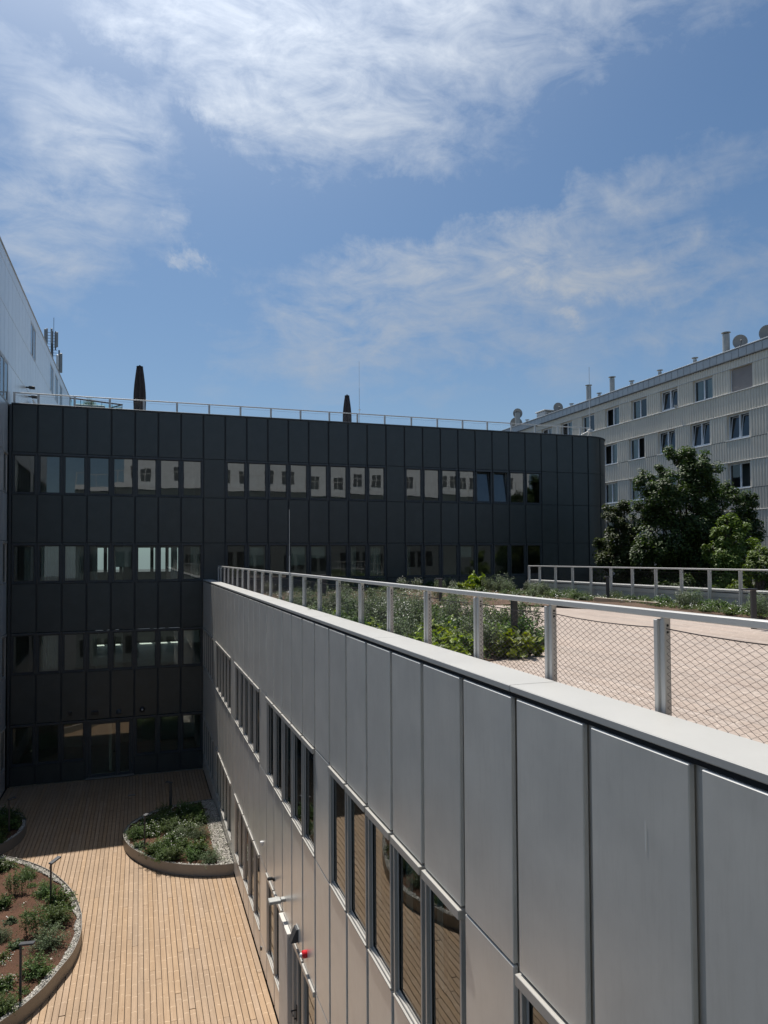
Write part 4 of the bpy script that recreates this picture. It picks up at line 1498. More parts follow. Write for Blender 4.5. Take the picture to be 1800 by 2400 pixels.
# folded pale chair against the tall wall on the terrace
o = thing('lounge_chair', 'pale folded lounge chair leaning at the tall wall on the terrace', 'chair', (-4.35, 35.3, 5.8))
put('frame', MB().tube((-0.25, 0, 1.35), (0.25, 0, 0.0), 0.03, 8).tube((-0.25, 0.5, 1.35), (0.25, 0.5, 0.0), 0.03, 8), 'white', o)
put('seat', MB().quad((-0.25, 0, 1.33), (-0.25, 0.5, 1.33), (0.23, 0.5, 0.05), (0.23, 0, 0.05)).mesh('seat', False), 'beam', o)
for y, z, lb in ((34.3, 7.49, 'small dark wall lamp on the tall wall above the left end of the railing'), (35.1, 7.25, 'lower dark wall lamp beside the first one on the tall wall'), (37.35, 7.02, 'dark wall lamp on the tall wall seen through the railing net')):
    o = thing('terrace_lamp', lb, 'wall lamp', (-4.75, y, z))
    put('bracket', MB().cbox(0, 0.12, -0.03, 0.03, -0.03, 0.03, 0.006), 'black', o)
    put('head', MB().cbox(0.12, 0.36, -0.09, 0.09, -0.06, 0.05, 0.012), 'black', o)

# antenna mast on the tall building's roof
o = thing('antenna_mast', 'telecom antenna mast with upright panel antennas behind the tall wall', 'antenna mast', (-6.72, 62.0, 11.3))
put('pole', MB().tube((0, 0, 0), (0, 0, 6.9), 0.10, 10).tube((0.25, 0, 5.4), (0.25, 0, 6.9), 0.05, 8), 'mastg', o)
put('spike', MB().tube((0.12, 0, 6.9), (0.12, 0, 8.0), 0.02, 6), 'mastg', o)
for x, y, z0, z1, w in ((-0.50, 0.1, 5.9, 7.05, 0.09), (-0.33, -0.3, 5.8, 7.0, 0.05), (0.34, 0.0, 5.65, 6.85, 0.10), (0.22, 0.35, 5.7, 6.9, 0.08), (0.0, -0.35, 5.8, 7.0, 0.07)):
    put('panel_antenna', MB().cbox(x - w, x + w, y - 0.06, y + 0.06, z0, z1, 0.015), 'antenna', o)
b = MB()
for k in range(9):
    b.box(-0.42, 0.36, -0.03, 0.0, 4.9 + k * 0.23, 4.93 + k * 0.23)
put('rungs', b, 'mastg', o)
o = thing('antenna_mast', 'short antenna mast with a broad white panel beside the taller mast', 'antenna mast', (-6.2, 62.0, 11.3))
put('pole', MB().tube((0, 0, 0), (0, 0, 5.4), 0.06, 8), 'mastg', o)
put('panel_antenna', MB().cbox(0.02, 0.24, -0.10, 0.10, 3.6, 5.15, 0.03), 'antenna', o)
put('panel_antenna', MB().cbox(-0.20, 0.0, -0.16, 0.02, 3.8, 5.0, 0.03), 'white', o)


# ================================================================ WALL DEVICES
def dev(name, label, cat, y, z):
    o_ = thing(name, label, cat, (X_WALL, y, z), 0)
    o_.scale = (0.64, 0.64, 0.64)
    return o_


o = dev('wall_sensor', 'small white sensor on the grey wall above the ground-floor windows', 'sensor', 15.1, -6.0)
put('housing', MB().cbox(-0.10, 0.0, -0.05, 0.05, 0.0, 0.07, 0.015), 'white', o)
put('bracket', MB().cbox(-0.05, 0.0, -0.02, 0.02, -0.09, 0.0, 0.006), 'white', o)
o = dev('security_camera', 'small black camera on the grey wall left of the flat wall lamp', 'camera', 13.75, -6.18)
put('bracket', MB().cbox(-0.06, 0.0, -0.04, 0.04, -0.04, 0.05, 0.008), 'black', o)
put('body', MB().cbox(-0.21, -0.06, -0.045, 0.045, 0.0, 0.08, 0.012), 'black', o)
put('lens', MB().tube((-0.21, 0, 0.04), (-0.225, 0, 0.04), 0.022, 10), 'bolt', o)
o = dev('wall_floodlight', 'grey flat floodlight jutting from the wall above the door', 'floodlight', 12.72, -6.10)
put('bracket', MB().cbox(-0.12, 0.0, -0.08, 0.08, -0.03, 0.06, 0.01), 'galv', o)
put('head', MB().cbox(-0.46, -0.13, -0.13, 0.13, -0.035, 0.055, 0.012), 'galv', o)
o = dev('emergency_light', 'dark wedge-shaped emergency light over the door', 'wall light', 11.66, -6.20)
b = MB()
b.v += [(0, -0.13, -0.12), (0, 0.13, -0.12), (0, -0.13, 0.20), (0, 0.13, 0.20), (-0.20, -0.13, -0.12), (-0.20, 0.13, -0.12), (-0.06, -0.13, 0.20), (-0.06, 0.13, 0.20)]
b.f += [(0, 1, 5, 4), (4, 5, 7, 6), (6, 7, 3, 2), (0, 4, 6, 2), (1, 3, 7, 5), (0, 2, 3, 1)]
put('housing', b, 'lamp', o)
put('backplate', MB().box(-0.012, 0.0, -0.15, 0.15, -0.14, 0.22), 'galv', o)
o = dev('fire_alarm', 'red fire alarm sounder with white beacon on the grey wall', 'fire alarm', 10.98, -6.15)
me = MB().lathe(0, 0, [(0.085, 0.0), (0.095, 0.02), (0.092, 0.10), (0.06, 0.125)], 20).mesh('sounder')
put('sounder', me, 'red', o, (0, 0, 0), rot=(0, -PI / 2, 0))
me = MB().lathe(0, 0, [(0.05, 0.125), (0.045, 0.16), (0.02, 0.175)], 16).mesh('beacon')
put('beacon', me, 'white', o, (0, 0, 0), rot=(0, -PI / 2, 0))
o = dev('wall_outlet', 'small round dark outlet low on the grey wall near the deck', 'outlet', 15.35, -8.30)
put('cover', MB().lathe(0, 0, [(0.07, 0), (0.07, 0.03), (0.05, 0.04)], 14).mesh('cover'), 'black', o, rot=(0, -PI / 2, 0))
for x, z, lb, sz in ((-2.54, -6.03, 'small dark sensor on the dark wall left of the double door', 0.05), (-1.66, -6.07, 'flat dark box light on the dark wall above the double door', 0.12)):
    o = thing('door_light', lb, 'wall light', (x, Y_DARK, z))
    put('housing', MB().cbox(-sz, sz, -0.10, 0.0, -0.07, 0.07, 0.012), 'black', o)
    put('backplate', MB().cbox(-sz - .02, sz + .02, -0.008, 0.0, -0.09, 0.09, 0.003), 'darkframe', o)
for x, z, lb, mt in ((-0.78, -6.10, 'round dark sounder on the dark wall right above the double door', 'darkframe'), (0.10, -6.07, 'round dark lamp with a bright spot right of the double door', 'black')):
    o = thing('round_lamp', lb, 'wall lamp', (x, Y_DARK, z))
    put('housing', MB().lathe(0, 0, [(0.11, 0), (0.10, 0.06), (0.06, 0.09)], 16).mesh('housing'), mt, o, rot=(PI / 2, 0, 0))
    put('lens', MB().lathe(0, 0, [(0.04, 0.09), (0.02, 0.11)], 12).mesh('lens'), 'lens' if mt == 'black' else 'darkframe', o, rot=(PI / 2, 0, 0))


# ================================================================ PLANTERS
def planter(label, line, z_soil, closed_pts, stones, band=0.20, wall_band=None):
    """curved steel edge against a wall; line = outer rim"""
    o = thing('planter', label, 'planter')
    b = MB()
    t = 0.014
    n = len(line)
    nor = []
    for i in range(n):
        a, c_ = Vector(line[max(0, i - 1)]), Vector(line[min(n - 1, i + 1)])
        d = (c_ - a).normalized()
        nor.append(Vector((-d.y, d.x)))
    cen = Vector((sum(p[0] for p in closed_pts) / len(closed_pts), sum(p[1] for p in closed_pts) / len(closed_pts)))
    if (cen - Vector(line[n // 2])).dot(nor[n // 2]) < 0:
        nor = [-v for v in nor]
    z0, z1 = Z_DECK + 0.004, Z_DECK + 0.31
    for i, (x, y) in enumerate(line):
        q = Vector((x, y)) + nor[i] * t
        b.v += [(x, y, z0), (x, y, z1), (q.x, q.y, z1), (q.x, q.y, z0)]
    for i in range(n - 1):
        k = 4 * i
        b.f += [(k, k + 4, k + 5, k + 1), (k + 1, k + 5, k + 6, k + 2), (k + 2, k + 6, k + 7, k + 3)]
    b.f += [(0, 1, 2, 3), (4 * n - 4, 4 * n - 3, 4 * n - 2, 4 * n - 1)]
    put('rim', b, 'rim', o)
    inner = [tuple(Vector(p) + nor[i] * (t - 0.004)) for i, p in enumerate(line)] + closed_pts
    put('soil', bed('soil', inner, z_soil, 'soil', 0.07, 0.25, 0.45), None, o)
    # pale gravel along the edge
    g = MB()
    rg = random.Random(len(line) + stones)
    xs = [p[0] for p in inner]
    ys = [p[1] for p in inner]
    made = tries = 0
    while made < stones and tries < stones * 60:
        tries += 1
        p = (rg.uniform(min(xs), max(xs)), rg.uniform(min(ys), max(ys)))
        if not inside(p, inner):
            continue
        d = dist_poly(p, line)
        lim = band * (0.75 + 0.5 * mnoise.noise(Vector((p[0] * 2, p[1] * 2, 0))))
        ok = 0.035 < d < 0.03 + lim
        if wall_band and p[0] > wall_band[0] and p[0] < wall_band[1]:
            ok = ok or d > 0.035
        if not ok:
            continue
        s = rg.uniform(0.014, 0.034)
        c_ = Vector((p[0], p[1], z_soil + 0.035 + rg.uniform(-0.01, 0.02)))
        bs = len(g.v)
        e = Matrix.Rotation(rg.uniform(0, 6.3), 3, 'Z') @ Matrix.Rotation(rg.uniform(-0.6, 0.6), 3, 'X')
        for v in ((1, 0, 0), (0, 0.75, 0), (-1, 0, 0), (0, -0.75, 0), (0.1, 0.05, 0.6), (0, 0, -0.5)):
            g.v.append(tuple(c_ + e @ (Vector(v) * s * rg.uniform(0.8, 1.2))))
        for f in ((0, 1, 4), (1, 2, 4), (2, 3, 4), (3, 0, 4), (1, 0, 5), (2, 1, 5), (3, 2, 5), (0, 3, 5)):
            g.f.append(tuple(bs + i for i in f))
        made += 1
    put('gravel', g.mesh('gravel', False), 'gravel', o, kind='stuff')
    return inner


lineL = spline([(-4.72, 22.95), (-4.3, 22.88), (-3.71, 22.66), (-3.05, 22.13), (-2.38, 21.32), (-1.91, 20.47), (-1.54, 19.53), (-1.31, 18.54), (-1.24, 17.98), (-1.23, 17.27), (-1.33, 16.6), (-1.5, 16.11), (-1.72, 15.53), (-1.94, 15.14), (-2.16, 14.83), (-2.37, 14.59), (-2.9, 14.1), (-3.6, 13.7), (-4.2, 13.5), (-4.72, 13.4)], 4)
lineR = spline([(2.44, 19.9), (2.2, 19.92), (1.77, 20.02), (1.18, 20.28), (0.63, 20.68), (0.19, 21.23), (-0.19, 21.93), (-0.40, 22.6), (-0.46, 23.24), (-0.34, 23.86), (-0.02, 24.44), (0.46, 24.93), (0.96, 25.21), (1.98, 25.40), (2.44, 25.42)], 4)
lineB = spline([(-4.72, 27.2), (-4.44, 27.02), (-4.12, 26.74), (-3.72, 26.22), (-3.44, 25.53), (-3.37, 25.0), (-3.40, 24.49), (-3.55, 23.97), (-3.75, 23.6), (-4.1, 23.2), (-4.72, 23.0)], 4)
Z_SOIL = Z_DECK + 0.24
inL = planter('large curved planter with brown bark and scattered shrubs on the sunlit deck', lineL, Z_SOIL, [(-4.72, 13.6), (-4.72, 22.8)], 4300, 0.15)
inR = planter('half round planter full of shrubs against the grey wall', lineR, Z_SOIL, [(2.43, 25.3), (2.43, 20.0)], 5200, 0.10, (2.02, 2.44))
inB = planter('small shaded planter at the left wall beyond the large one', lineB, Z_SOIL, [(-4.72, 23.2), (-4.72, 27.0)], 900, 0.12)


# ================================================================ PLANTS
def leaf_quad(b, c, nrm, up_, l, w):
    s = nrm.cross(up_)
    if s.length < 1e-4:
        s = Vector((1, 0, 0))
    s.normalize()
    t = s.cross(nrm).normalized()
    k = len(b.v)
    b.v += [tuple(c - t * l * 0.5), tuple(c + s * w * 0.5 + nrm * w * 0.12), tuple(c + t * l * 0.5), tuple(c - s * w * 0.5 + nrm * w * 0.12)]
    b.f.append((k, k + 1, k + 2, k + 3))


def rvec(r):
    while True:
        v = Vector((r.uniform(-1, 1), r.uniform(-1, 1), r.uniform(-1, 1)))
        if 0.01 < v.length < 1:
            return v.normalized()


def bush_mesh(kind, seed):
    """unit shrub: radius about 1, height about 1; sprays of leaves on arching twigs"""
    r = random.Random(seed * 31 + 5)
    lf, st, fl = MB(), MB(), MB()
    spec = {'round': (60, 22, 0.19, 0.095, 0.95), 'fine': (84, 28, 0.13, 0.055, 1.1), 'broad': (44, 16, 0.27, 0.20, 0.85), 'tall': (54, 26, 0.14, 0.065, 1.9), 'low': (34, 14, 0.20, 0.11, 0.5), 'wisp': (100, 24, 0.12, 0.040, 1.25)}[kind]
    ntw, nl, ll, lw_, hh = spec
    for i in range(ntw):
        az = r.uniform(0, 2 * PI)
        el = math.acos(r.uniform(0.02, 0.99)) if kind != 'tall' else abs(r.gauss(0, 0.30))
        reach = r.uniform(0.65, 1.05)
        d = Vector((math.sin(el) * math.cos(az), math.sin(el) * math.sin(az), math.cos(el) * hh)) * reach
        base = Vector((r.uniform(-.12, .12), r.uniform(-.12, .12), 0)) if kind != 'tall' else Vector((r.uniform(-.6, .6), r.uniform(-.6, .6), 0))
        prev = base
        pts = []
        for s in range(1, 5):
            t = s / 4
            q = base + Vector((d.x * t, d.y * t, d.z * (t ** 0.8))) + rvec(r) * 0.05
            if i % 2 == 0:
                st.tube(prev, q, 0.012 * (1.2 - t), 3, cap=False)
            pts.append((prev.copy(), q.copy()))
            prev = q
        for k in range(nl):
            a, c_ = pts[min(3, int(r.uniform(0.8, 4)))]
            p = a.lerp(c_, r.random()) + rvec(r) * r.uniform(0.02, 0.15)
            n = (rvec(r) + Vector((0, 0, 0.9)) + d.normalized() * 0.4).normalized()
            leaf_quad(lf, p, n, (d.normalized() + rvec(r) * 0.8), ll * r.uniform(0.6, 1.2), lw_ * r.uniform(0.7, 1.2))
        if kind in ('low', 'round', 'tall') and seed % 2 and r.random() < 0.5:
            for k in range(3):
                p = prev + rvec(r) * 0.1 + Vector((0, 0, 0.05))
                leaf_quad(fl, p, (rvec(r) + Vector((0, 0, 1.2))).normalized(), rvec(r), 0.07, 0.07)
    return lf.mesh('leaves', False), st.mesh('stems', False), (fl.mesh('flowers', False) if fl.v else None)


BUSH = {}


def shrub(x, y, z, size, kind, mat, label, group, seed=None, name='shrub', hs=1.0):
    if 'near roof bed' in (group or ''):
        size *= 1.25
    elif 'half round' in (group or ''):
        size *= 1.12
    elif 'roof bed' in (group or '') or 'strip' in (group or ''):
        size *= 0.80
    seed = rnd.randrange(3) if seed is None else seed
    key = (kind, mat, seed)
    if key not in BUSH:
        a, s, f = bush_mesh(kind, seed)
        a.materials.append(M[mat])
        s.materials.append(M['bark'])
        if f:
            f.materials.append(M['flower'])
        BUSH[key] = (a, s, f)
    a, s, f = BUSH[key]
    o = thing(name, label, 'shrub' if name == 'shrub' else 'plant', (x, y, z), rnd.uniform(0, 6.28), group)
    o.scale = (size, size, size * hs)
    put('leaves', a, None, o)
    put('stems', s, None, o)
    if f:
        put('flowers', f, None, o)
    return o


def cover(name, poly, z, count, mat, size, seed, lo=0.0, avoid=None, dens=None, flowers=0):
    """low ground cover nobody could count"""
    r = random.Random(seed)
    b, fl = MB(), MB()
    xs = [p[0] for p in poly]
    ys = [p[1] for p in poly]
    n = tries = 0
    while n < count and tries < count * 30:
        tries += 1
        p = (r.uniform(min(xs), max(xs)), r.uniform(min(ys), max(ys)))
        if not inside(p, poly):
            continue
        nz = mnoise.noise(Vector((p[0] * 0.9, p[1] * 0.9, seed)))
        if nz < (dens if dens is not None else -0.05) and r.random() < 0.85:
            continue
        n += 1
        tall_ = size * r.uniform(0.5, 1.5)
        for k in range(7):
            q = Vector((p[0] + r.gauss(0, size * 0.6), p[1] + r.gauss(0, size * 0.6), z + lo + r.uniform(0.0, tall_)))
            leaf_quad(b, q, (rvec(r) + Vector((0, 0, 0.8))).normalized(), rvec(r) + Vector((0, 0, 1)), size * r.uniform(.35, .9), size * r.uniform(.15, .4))
        if flowers and r.random() < flowers:
            q = Vector((p[0], p[1], z + lo + tall_ * 1.05))
            for k in range(2):
                leaf_quad(fl, q + rvec(r) * 0.03, (rvec(r) + Vector((0, 0, 1.5))).normalized(), rvec(r), 0.035, 0.035)
    o = put(name, b.mesh(name, False), mat, kind='stuff')
    if fl.v:
        put('flower_heads', fl.mesh('flower_heads', False), 'flower', o, kind='stuff')
    return o


# ---- large left planter: single shrubs
SH_L = [(-3.43, 21.67, .38, 'round', 'dark rounded shrub at the far curve of the large planter'),
        (-2.79, 20.97, .30, 'fine', 'loose dark shrub by the gravel at the far curve of the large planter'),
        (-2.88, 19.99, .34, 'tall', 'upright bright green shrub alone on the bark of the large planter'),
        (-3.14, 19.48, .32, 'round', 'rounded shrub cut by the left picture edge below the upright one'),
        (-2.20, 19.75, .36, 'fine', 'feathery shrub around the foot of the bent path lamp'),
        (-1.85, 18.95, .46, 'round', 'large leafy shrub along the curved edge below the bent lamp'),
        (-1.78, 18.15, .46, 'fine', 'largest dense shrub by the gravel in the middle of the large planter'),
        (-2.20, 17.70, .36, 'tall', 'upright yellow-tipped shrub between the large shrubs and the front lamp'),
        (-1.85, 17.15, .46, 'wisp', 'wide olive shrub beside the gravel above the front path lamp'),
        (-2.79, 18.49, .20, 'broad', 'small pale broad-leaved plant on the bark near the left edge'),
        (-2.52, 17.30, .22, 'broad', 'small silvery broad-leaved plant just above the front path lamp'),
        (-2.50, 18.77, .18, 'low', 'tiny low plant on bare bark in the middle of the large planter'),
        (-2.58, 20.38, .16, 'low', 'tiny low plant left of the bent path lamp'),
        (-1.96, 16.05, .40, 'fine', 'bright feathery shrub right of the front path lamp foot'),
        (-2.47, 15.80, .28, 'round', 'shrub left of the front path lamp foot'),
        (-2.35, 15.00, .34, 'fine', 'feathery shrub in the near corner of the large planter'),
        (-2.75, 16.90, .30, 'low', 'low spreading plant at the left edge above the front lamp'),
        (-2.12, 15.50, .20, 'low', 'tiny plant by the near gravel of the large planter'),
        (-2.90, 17.80, .30, 'wisp', 'wispy shrub cut by the left edge in the middle of the large planter')]
for x, y, s, k, lb in SH_L:
    shrub(x, y, Z_SOIL + 0.02, s, k, 'leafg' if k in ('broad', 'wisp') else 'leaf', lb, 'shrubs in the large planter', seed=2 if k == 'tall' else None)
cover('ground_cover', inL, Z_SOIL, 260, 'leafg', 0.055, 3, 0.03, dens=0.0, flowers=0.12)
cover('dry_mulch', inL, Z_SOIL, 500, 'dry', 0.045, 8, 0.02, dens=-0.3)

SH_R = [(0.45, 21.36, .40), (0.80, 21.75, .40), (1.08, 22.19, .38), (0.92, 20.85, .36), (1.60, 21.0, .42), (1.85, 20.35, .34), (1.40, 20.70, .30), (1.40, 22.65, .38), (1.68, 22.15, .36), (0.62, 20.95, .30), (1.26, 21.47, .32)]
for i, (x, y, s) in enumerate(SH_R):
    shrub(x, y, Z_SOIL + 0.02, s, ('fine', 'round', 'wisp')[i % 3], 'leaf' if i % 3 != 2 else 'leafg', 'sunlit green shrub in the front half of the half round planter', 'sunlit shrubs of the half round planter')
shrub(0.02, 22.0, Z_SOIL + 0.02, .22, 'broad', 'leafg', 'silvery broad-leaved plant at the lamp in the half round planter', 'sunlit shrubs of the half round planter')
for i, (x, y, s) in enumerate([(-0.07, 22.86, .34), (0.35, 22.89, .38), (0.68, 23.5, .38), (1.07, 23.92, .40), (1.41, 24.39, .40), (1.72, 24.2, .36), (1.80, 23.36, .36), (1.41, 23.3, .38), (0.93, 22.95, .38), (0.35, 23.7, .36), (0.8, 24.4, .36)]):
    shrub(x, y, Z_SOIL + 0.02, s, ('fine', 'round')[i % 2], 'leaf', 'shaded dark shrub in the rear half of the half round planter', 'shaded shrubs of the half round planter')
cover('ground_cover', inR, Z_SOIL, 300, 'leaf', 0.06, 5, 0.03, dens=-0.2)
for i, (x, y, s) in enumerate([(-3.75, 24.9, .36), (-3.8, 25.6, .38), (-4.2, 26.2, .36), (-4.2, 25.2, .4), (-4.0, 24.3, .36), (-3.95, 23.75, .3), (-4.45, 24.0, .34)]):
    shrub(x, y, Z_SOIL + 0.02, s, ('round', 'fine')[i % 2], 'leaf', 'shaded shrub in the small planter at the left wall', 'shrubs of the small shaded planter')


# ---- path lamps: a flat post with a head folded over
def lamp(x, y, z0, h, rz, label, head=0.30, w=0.05, d=0.03, tilt=0.12, lm='lamp'):
    o = thing('path_lamp', label, 'path lamp', (x, y, z0), rz)
    put('post', MB().cbox(-w / 2, w / 2, -d / 2, d / 2, 0, h, 0.004), lm, o)
    hd = put('head', MB().cbox(-0.02, head, -0.055, 0.055, 0, 0.035, 0.005), lm, o, (-w / 2 + .02, 0, h - 0.01), rot=(0, -tilt, 0))
    put('lens', MB().box(0.10, head - 0.03, -0.035, 0.035, -0.006, -0.001), 'lens', hd)
    return o


zl = Z_SOIL
lamp(-2.02, 19.11, zl, 1.02, 0.95, 'bent black path lamp at the edge of the large planter beside the shadow line', 0.30, 0.045, 0.03, 0.15)
lamp(-2.14, 15.35, zl, 1.02, -0.25, 'grey-topped path lamp in the front part of the large planter', 0.26, 0.045, 0.03, 0.05)
lamp(0.15, 21.75, zl, 1.0, 0.9, 'slim path lamp with a bright tip at the front of the half round planter', 0.12, 0.045, 0.03)
lamp(0.97, 24.6, zl, 1.0, 2.6, 'dark path lamp in shade at the back of the half round planter', 0.2, 0.09, 0.04)
lamp(-3.78, 24.6, zl, 1.0, 0.6, 'dark path lamp in the small shaded planter at the left', 0.2, 0.05, 0.03)
lamp(8.40, 19.36, Z_ROOF, 0.74, PI, 'dark path lamp at the edge of the brown roof bed', 0.16, 0.095, 0.05, 0.02)
lamp(5.50, 9.82, Z_ROOF, 0.74, 0.0, 'dark path lamp among leafy plants of the near roof bed', 0.12, 0.10, 0.05, 0.02)
lamp(13.25, 18.0, Z_ROOF, 0.76, PI, 'dark path lamp in front of the far railing near the timber beam', 0.12, 0.10, 0.05, 0.02)
lamp(11.04, 10.54, Z_ROOF, 0.74, PI, 'dark path lamp with a head pointing sideways at the right picture edge', 0.28, 0.11, 0.05, 0.02)
lamp(5.98, 23.79, Z_ROOF, 0.78, PI, 'broad dark path lamp seen behind the railing net near the dark wall', 0.2, 0.16, 0.06, 0.02)

# ---- timber beam on the roof terrace
o = tag(put('timber_beam', MB().cbox(-0.075, 0.075, -1.32, 1.32, 0, 0.15, 0.006), 'beam', None, (12.98, 16.85, Z_ROOF + 0.004), 0.02), 'pale squared timber beam lying along the far roof bed', 'timber beam')

# ---- roof bed planting
rb = random.Random(21)
inner_near = BED_NEAR
n = 0
tries = 0
placed = []
while n < 120 and tries < 9000:
    tries += 1
    p = (rb.uniform(2.95, 6.5), rb.uniform(8.4, 16.3))
    if not inside(p, BED_NEAR) or dist_poly(p, BED_NEAR) < 0.04:
        continue
    if any((p[0] - q[0]) ** 2 + (p[1] - q[1]) ** 2 < 0.21 ** 2 for q in placed):
        continue
    placed.append(p)
    n += 1
    front = p[1] < 11.2
    kind = rb.choice(('broad', 'broad', 'tall', 'round')) if front else rb.choice(('tall', 'fine', 'broad', 'tall', 'round'))
    mat = 'leafy' if kind == 'broad' else ('leafg' if kind in ('tall', 'wisp') else 'leaf')
    lb = {'broad': 'yellow-green broad-leaved plant in the bed behind the near railing', 'tall': 'stalky grey-green plant in the bed behind the near railing',
          'round': 'rounded green plant in the bed behind the near railing', 'fine': 'fine-leaved green plant in the bed behind the near railing', 'wisp': 'wispy grey plant in the bed behind the near railing'}[kind]
    along = 'at the near tip' if p[1] < 9.9 else 'in the front part' if p[1] < 11.4 else 'in the middle' if p[1] < 13.4 else 'at the far end'
    acro = 'close to the railing' if p[0] < 3.8 else 'away from the railing' if p[0] < 4.9 else 'by the deck edge'
    kd = {'broad': 'yellow-green broad-leaved plant', 'tall': 'stalky grey-green plant', 'round': 'rounded green plant', 'fine': 'fine-leaved green plant', 'wisp': 'wispy grey plant'}[kind]
    lb = kd + ' ' + acro + ' ' + along + ' of the near roof bed'
    shrub(p[0], p[1], Z_ROOF + 0.03, rb.uniform(0.26, 0.38) * (0.85 if kind == 'tall' else 1), kind, mat, lb, 'plants of the near roof bed: ' + kind, name='plant')
cover('ground_cover', BED_NEAR, Z_ROOF + 0.02, 900, 'leaf', 0.06, 12, 0.02, dens=-0.4, flowers=0.10)

shrub(12.9, 26.0, Z_ROOF + 0.03, 0.55, 'broad', 'leafy', 'bright round-topped little tree in front of the dark wall', None, name='shrub', hs=1.6)
shrub(12.1, 25.6, Z_ROOF + 0.03, 0.45, 'broad', 'leafy', 'low bright leafy shrub beside the little round tree', None, name='shrub')
shrub(13.0, 24.2, Z_ROOF + 0.03, 0.62, 'wisp', 'leafg', 'large grey-green feathery shrub before the dark wall near the railing end', None, name='shrub', hs=1.0)
n = tries = 0
placed = []
while n < 150 and tries < 12000:
    tries += 1
    if rb.random() < 0.72:
        y = rb.uniform(9.5, 23.0)
        p = (13.15 + (23.0 - y) * 0.035 + rb.uniform(-0.75, 0.35), y)
    else:
        p = (rb.uniform(3.2, 13.2), rb.uniform(18.6, 29.8))
    if not inside(p, BED_FAR) or any((p[0] - q[0]) ** 2 + (p[1] - q[1]) ** 2 < 0.25 ** 2 for q in placed):
        continue
    if p[0] < 11.5 and p[1] < 25 and rb.random() < 0.5:
        continue
    if abs(p[0] - 12.98) < 0.45 and 15.3 < p[1] < 18.3:
        continue
    placed.append(p)
    n += 1
    edge = p[0] > 11.8
    kind = rb.choice(('fine', 'round', 'round', 'tall', 'low', 'wisp')) if edge else rb.choice(('low', 'low', 'fine', 'tall'))
    mat = {'fine': 'leaf', 'wisp': 'leafg', 'round': 'leaf', 'tall': 'leafg', 'low': 'leafg'}[kind]
    where = 'in the weedy strip along the far railing' if edge else 'in the brown roof bed before the dark wall'
    kd = {'fine': 'fine-leaved green plant', 'wisp': 'wispy grey plant', 'round': 'rounded green plant', 'tall': 'stalky grey-green plant', 'low': 'low flowering plant'}[kind]
    if edge:
        zone = 'by the lamp at the right picture edge' if p[1] < 12 else 'right of the timber beam' if p[1] < 15 else 'behind the timber beam' if p[1] < 18.2 else 'left of the timber beam' if p[1] < 21 else 'at the left end of the far railing' if p[1] < 24.5 else 'between the far railing end and the dark wall'
    else:
        zone = ('left' if p[0] < 6 else 'middle' if p[0] < 9 else 'right') + ' of the brown roof bed ' + ('along the boards' if p[1] < 21.5 else 'halfway to the dark wall' if p[1] < 26 else 'against the dark wall')
        zone = 'at the ' + zone
    where2 = zone
    lb2 = kd + ' ' + where2
    shrub(p[0], p[1], Z_ROOF + 0.04, rb.uniform(0.24, 0.42) * (0.9 if kind == 'tall' else 1), kind, mat, lb2, 'plants ' + where + ': ' + kind, name='plant')
cover('ground_cover', BED_FAR, Z_ROOF + 0.04, 3600, 'leafg', 0.07, 17, 0.03, dens=0.02, flowers=0.14)
strip_poly = [(12.5, 11), (13.0, 18.6), (12.6, 23.0), (13.5, 23.0), (14.2, 9)]
cover('ground_cover', strip_poly, Z_ROOF + 0.04, 1700, 'leaf', 0.075, 19, 0.03, dens=-0.6, flowers=0.18)


# ================================================================ TREES
def tree(name, label, clumps, trunk_xy, mat, leaf, count, seed, cat='tree', zg=-9.1):
    r = random.Random(seed)
    cx_, cy_ = trunk_xy
    o = thing(name, label, cat, (cx_, cy_, zg))
    t = MB()
    zs = min(c[2] for c in clumps)
    zt = max(c[2] for c in clumps)
    fork = zs + (zt - zs) * 0.2 - zg
    t.tube((0, 0, 0), (0.05, 0.03, fork * 0.5), 0.20, 10, 0.16)
    t.tube((0.05, 0.03, fork * 0.5), (0, 0, fork), 0.16, 10, 0.12)
    put('trunk', t, 'bark', o)
    lm = MB()
    for c in clumps:
        q = Vector((c[0] - cx_, c[1] - cy_, c[2] - zg))
        s = Vector((0, 0, min(fork, q.z - 0.3) if q.z > fork else fork * 0.8))
        mid = s.lerp(q, 0.5) + rvec(r) * 0.15 + Vector((0, 0, 0.1))
        lm.tube(s, mid, 0.07, 6, 0.045, cap=False)
        lm.tube(mid, q, 0.045, 6, 0.015, cap=False)
        for k in range(4):
            lm.tube(mid.lerp(q, r.random()), q + rvec(r) * c[3] * 0.8, 0.018, 4, 0.006, cap=False)
    put('limbs', lm, 'bark', o)
    b = MB()
    tot = sum(c[3] ** 2 for c in clumps)
    for c in clumps:
        nn = int(count * c[3] ** 2 / tot)
        # sub-clumps make an uneven outline with gaps
        subs = []
        for k in range(max(5, int(16 * c[3]))):
            d = rvec(r)
            subs.append((Vector((c[0], c[1], c[2])) + d * c[3] * r.uniform(0.45, 1.0), c[3] * r.uniform(0.20, 0.40) + 0.07, d))
        for k in range(nn):
            sc, sr, d = r.choice(subs)
            v = rvec(r)
            p = sc + v * sr * (r.random() ** 0.5)
            q = p - Vector((cx_, cy_, zg))
            nrm = (v * 0.6 + rvec(r) * 0.6 + d * 0.3 + Vector((0, 0, 0.7))).normalized()
            leaf_quad(b, q, nrm, rvec(r) + Vector((0, 0, -0.3)), leaf * r.uniform(0.65, 1.25), leaf * 0.5 * r.uniform(0.7, 1.2))
    put('crown', b.mesh('crown', False), mat, o)
    return o


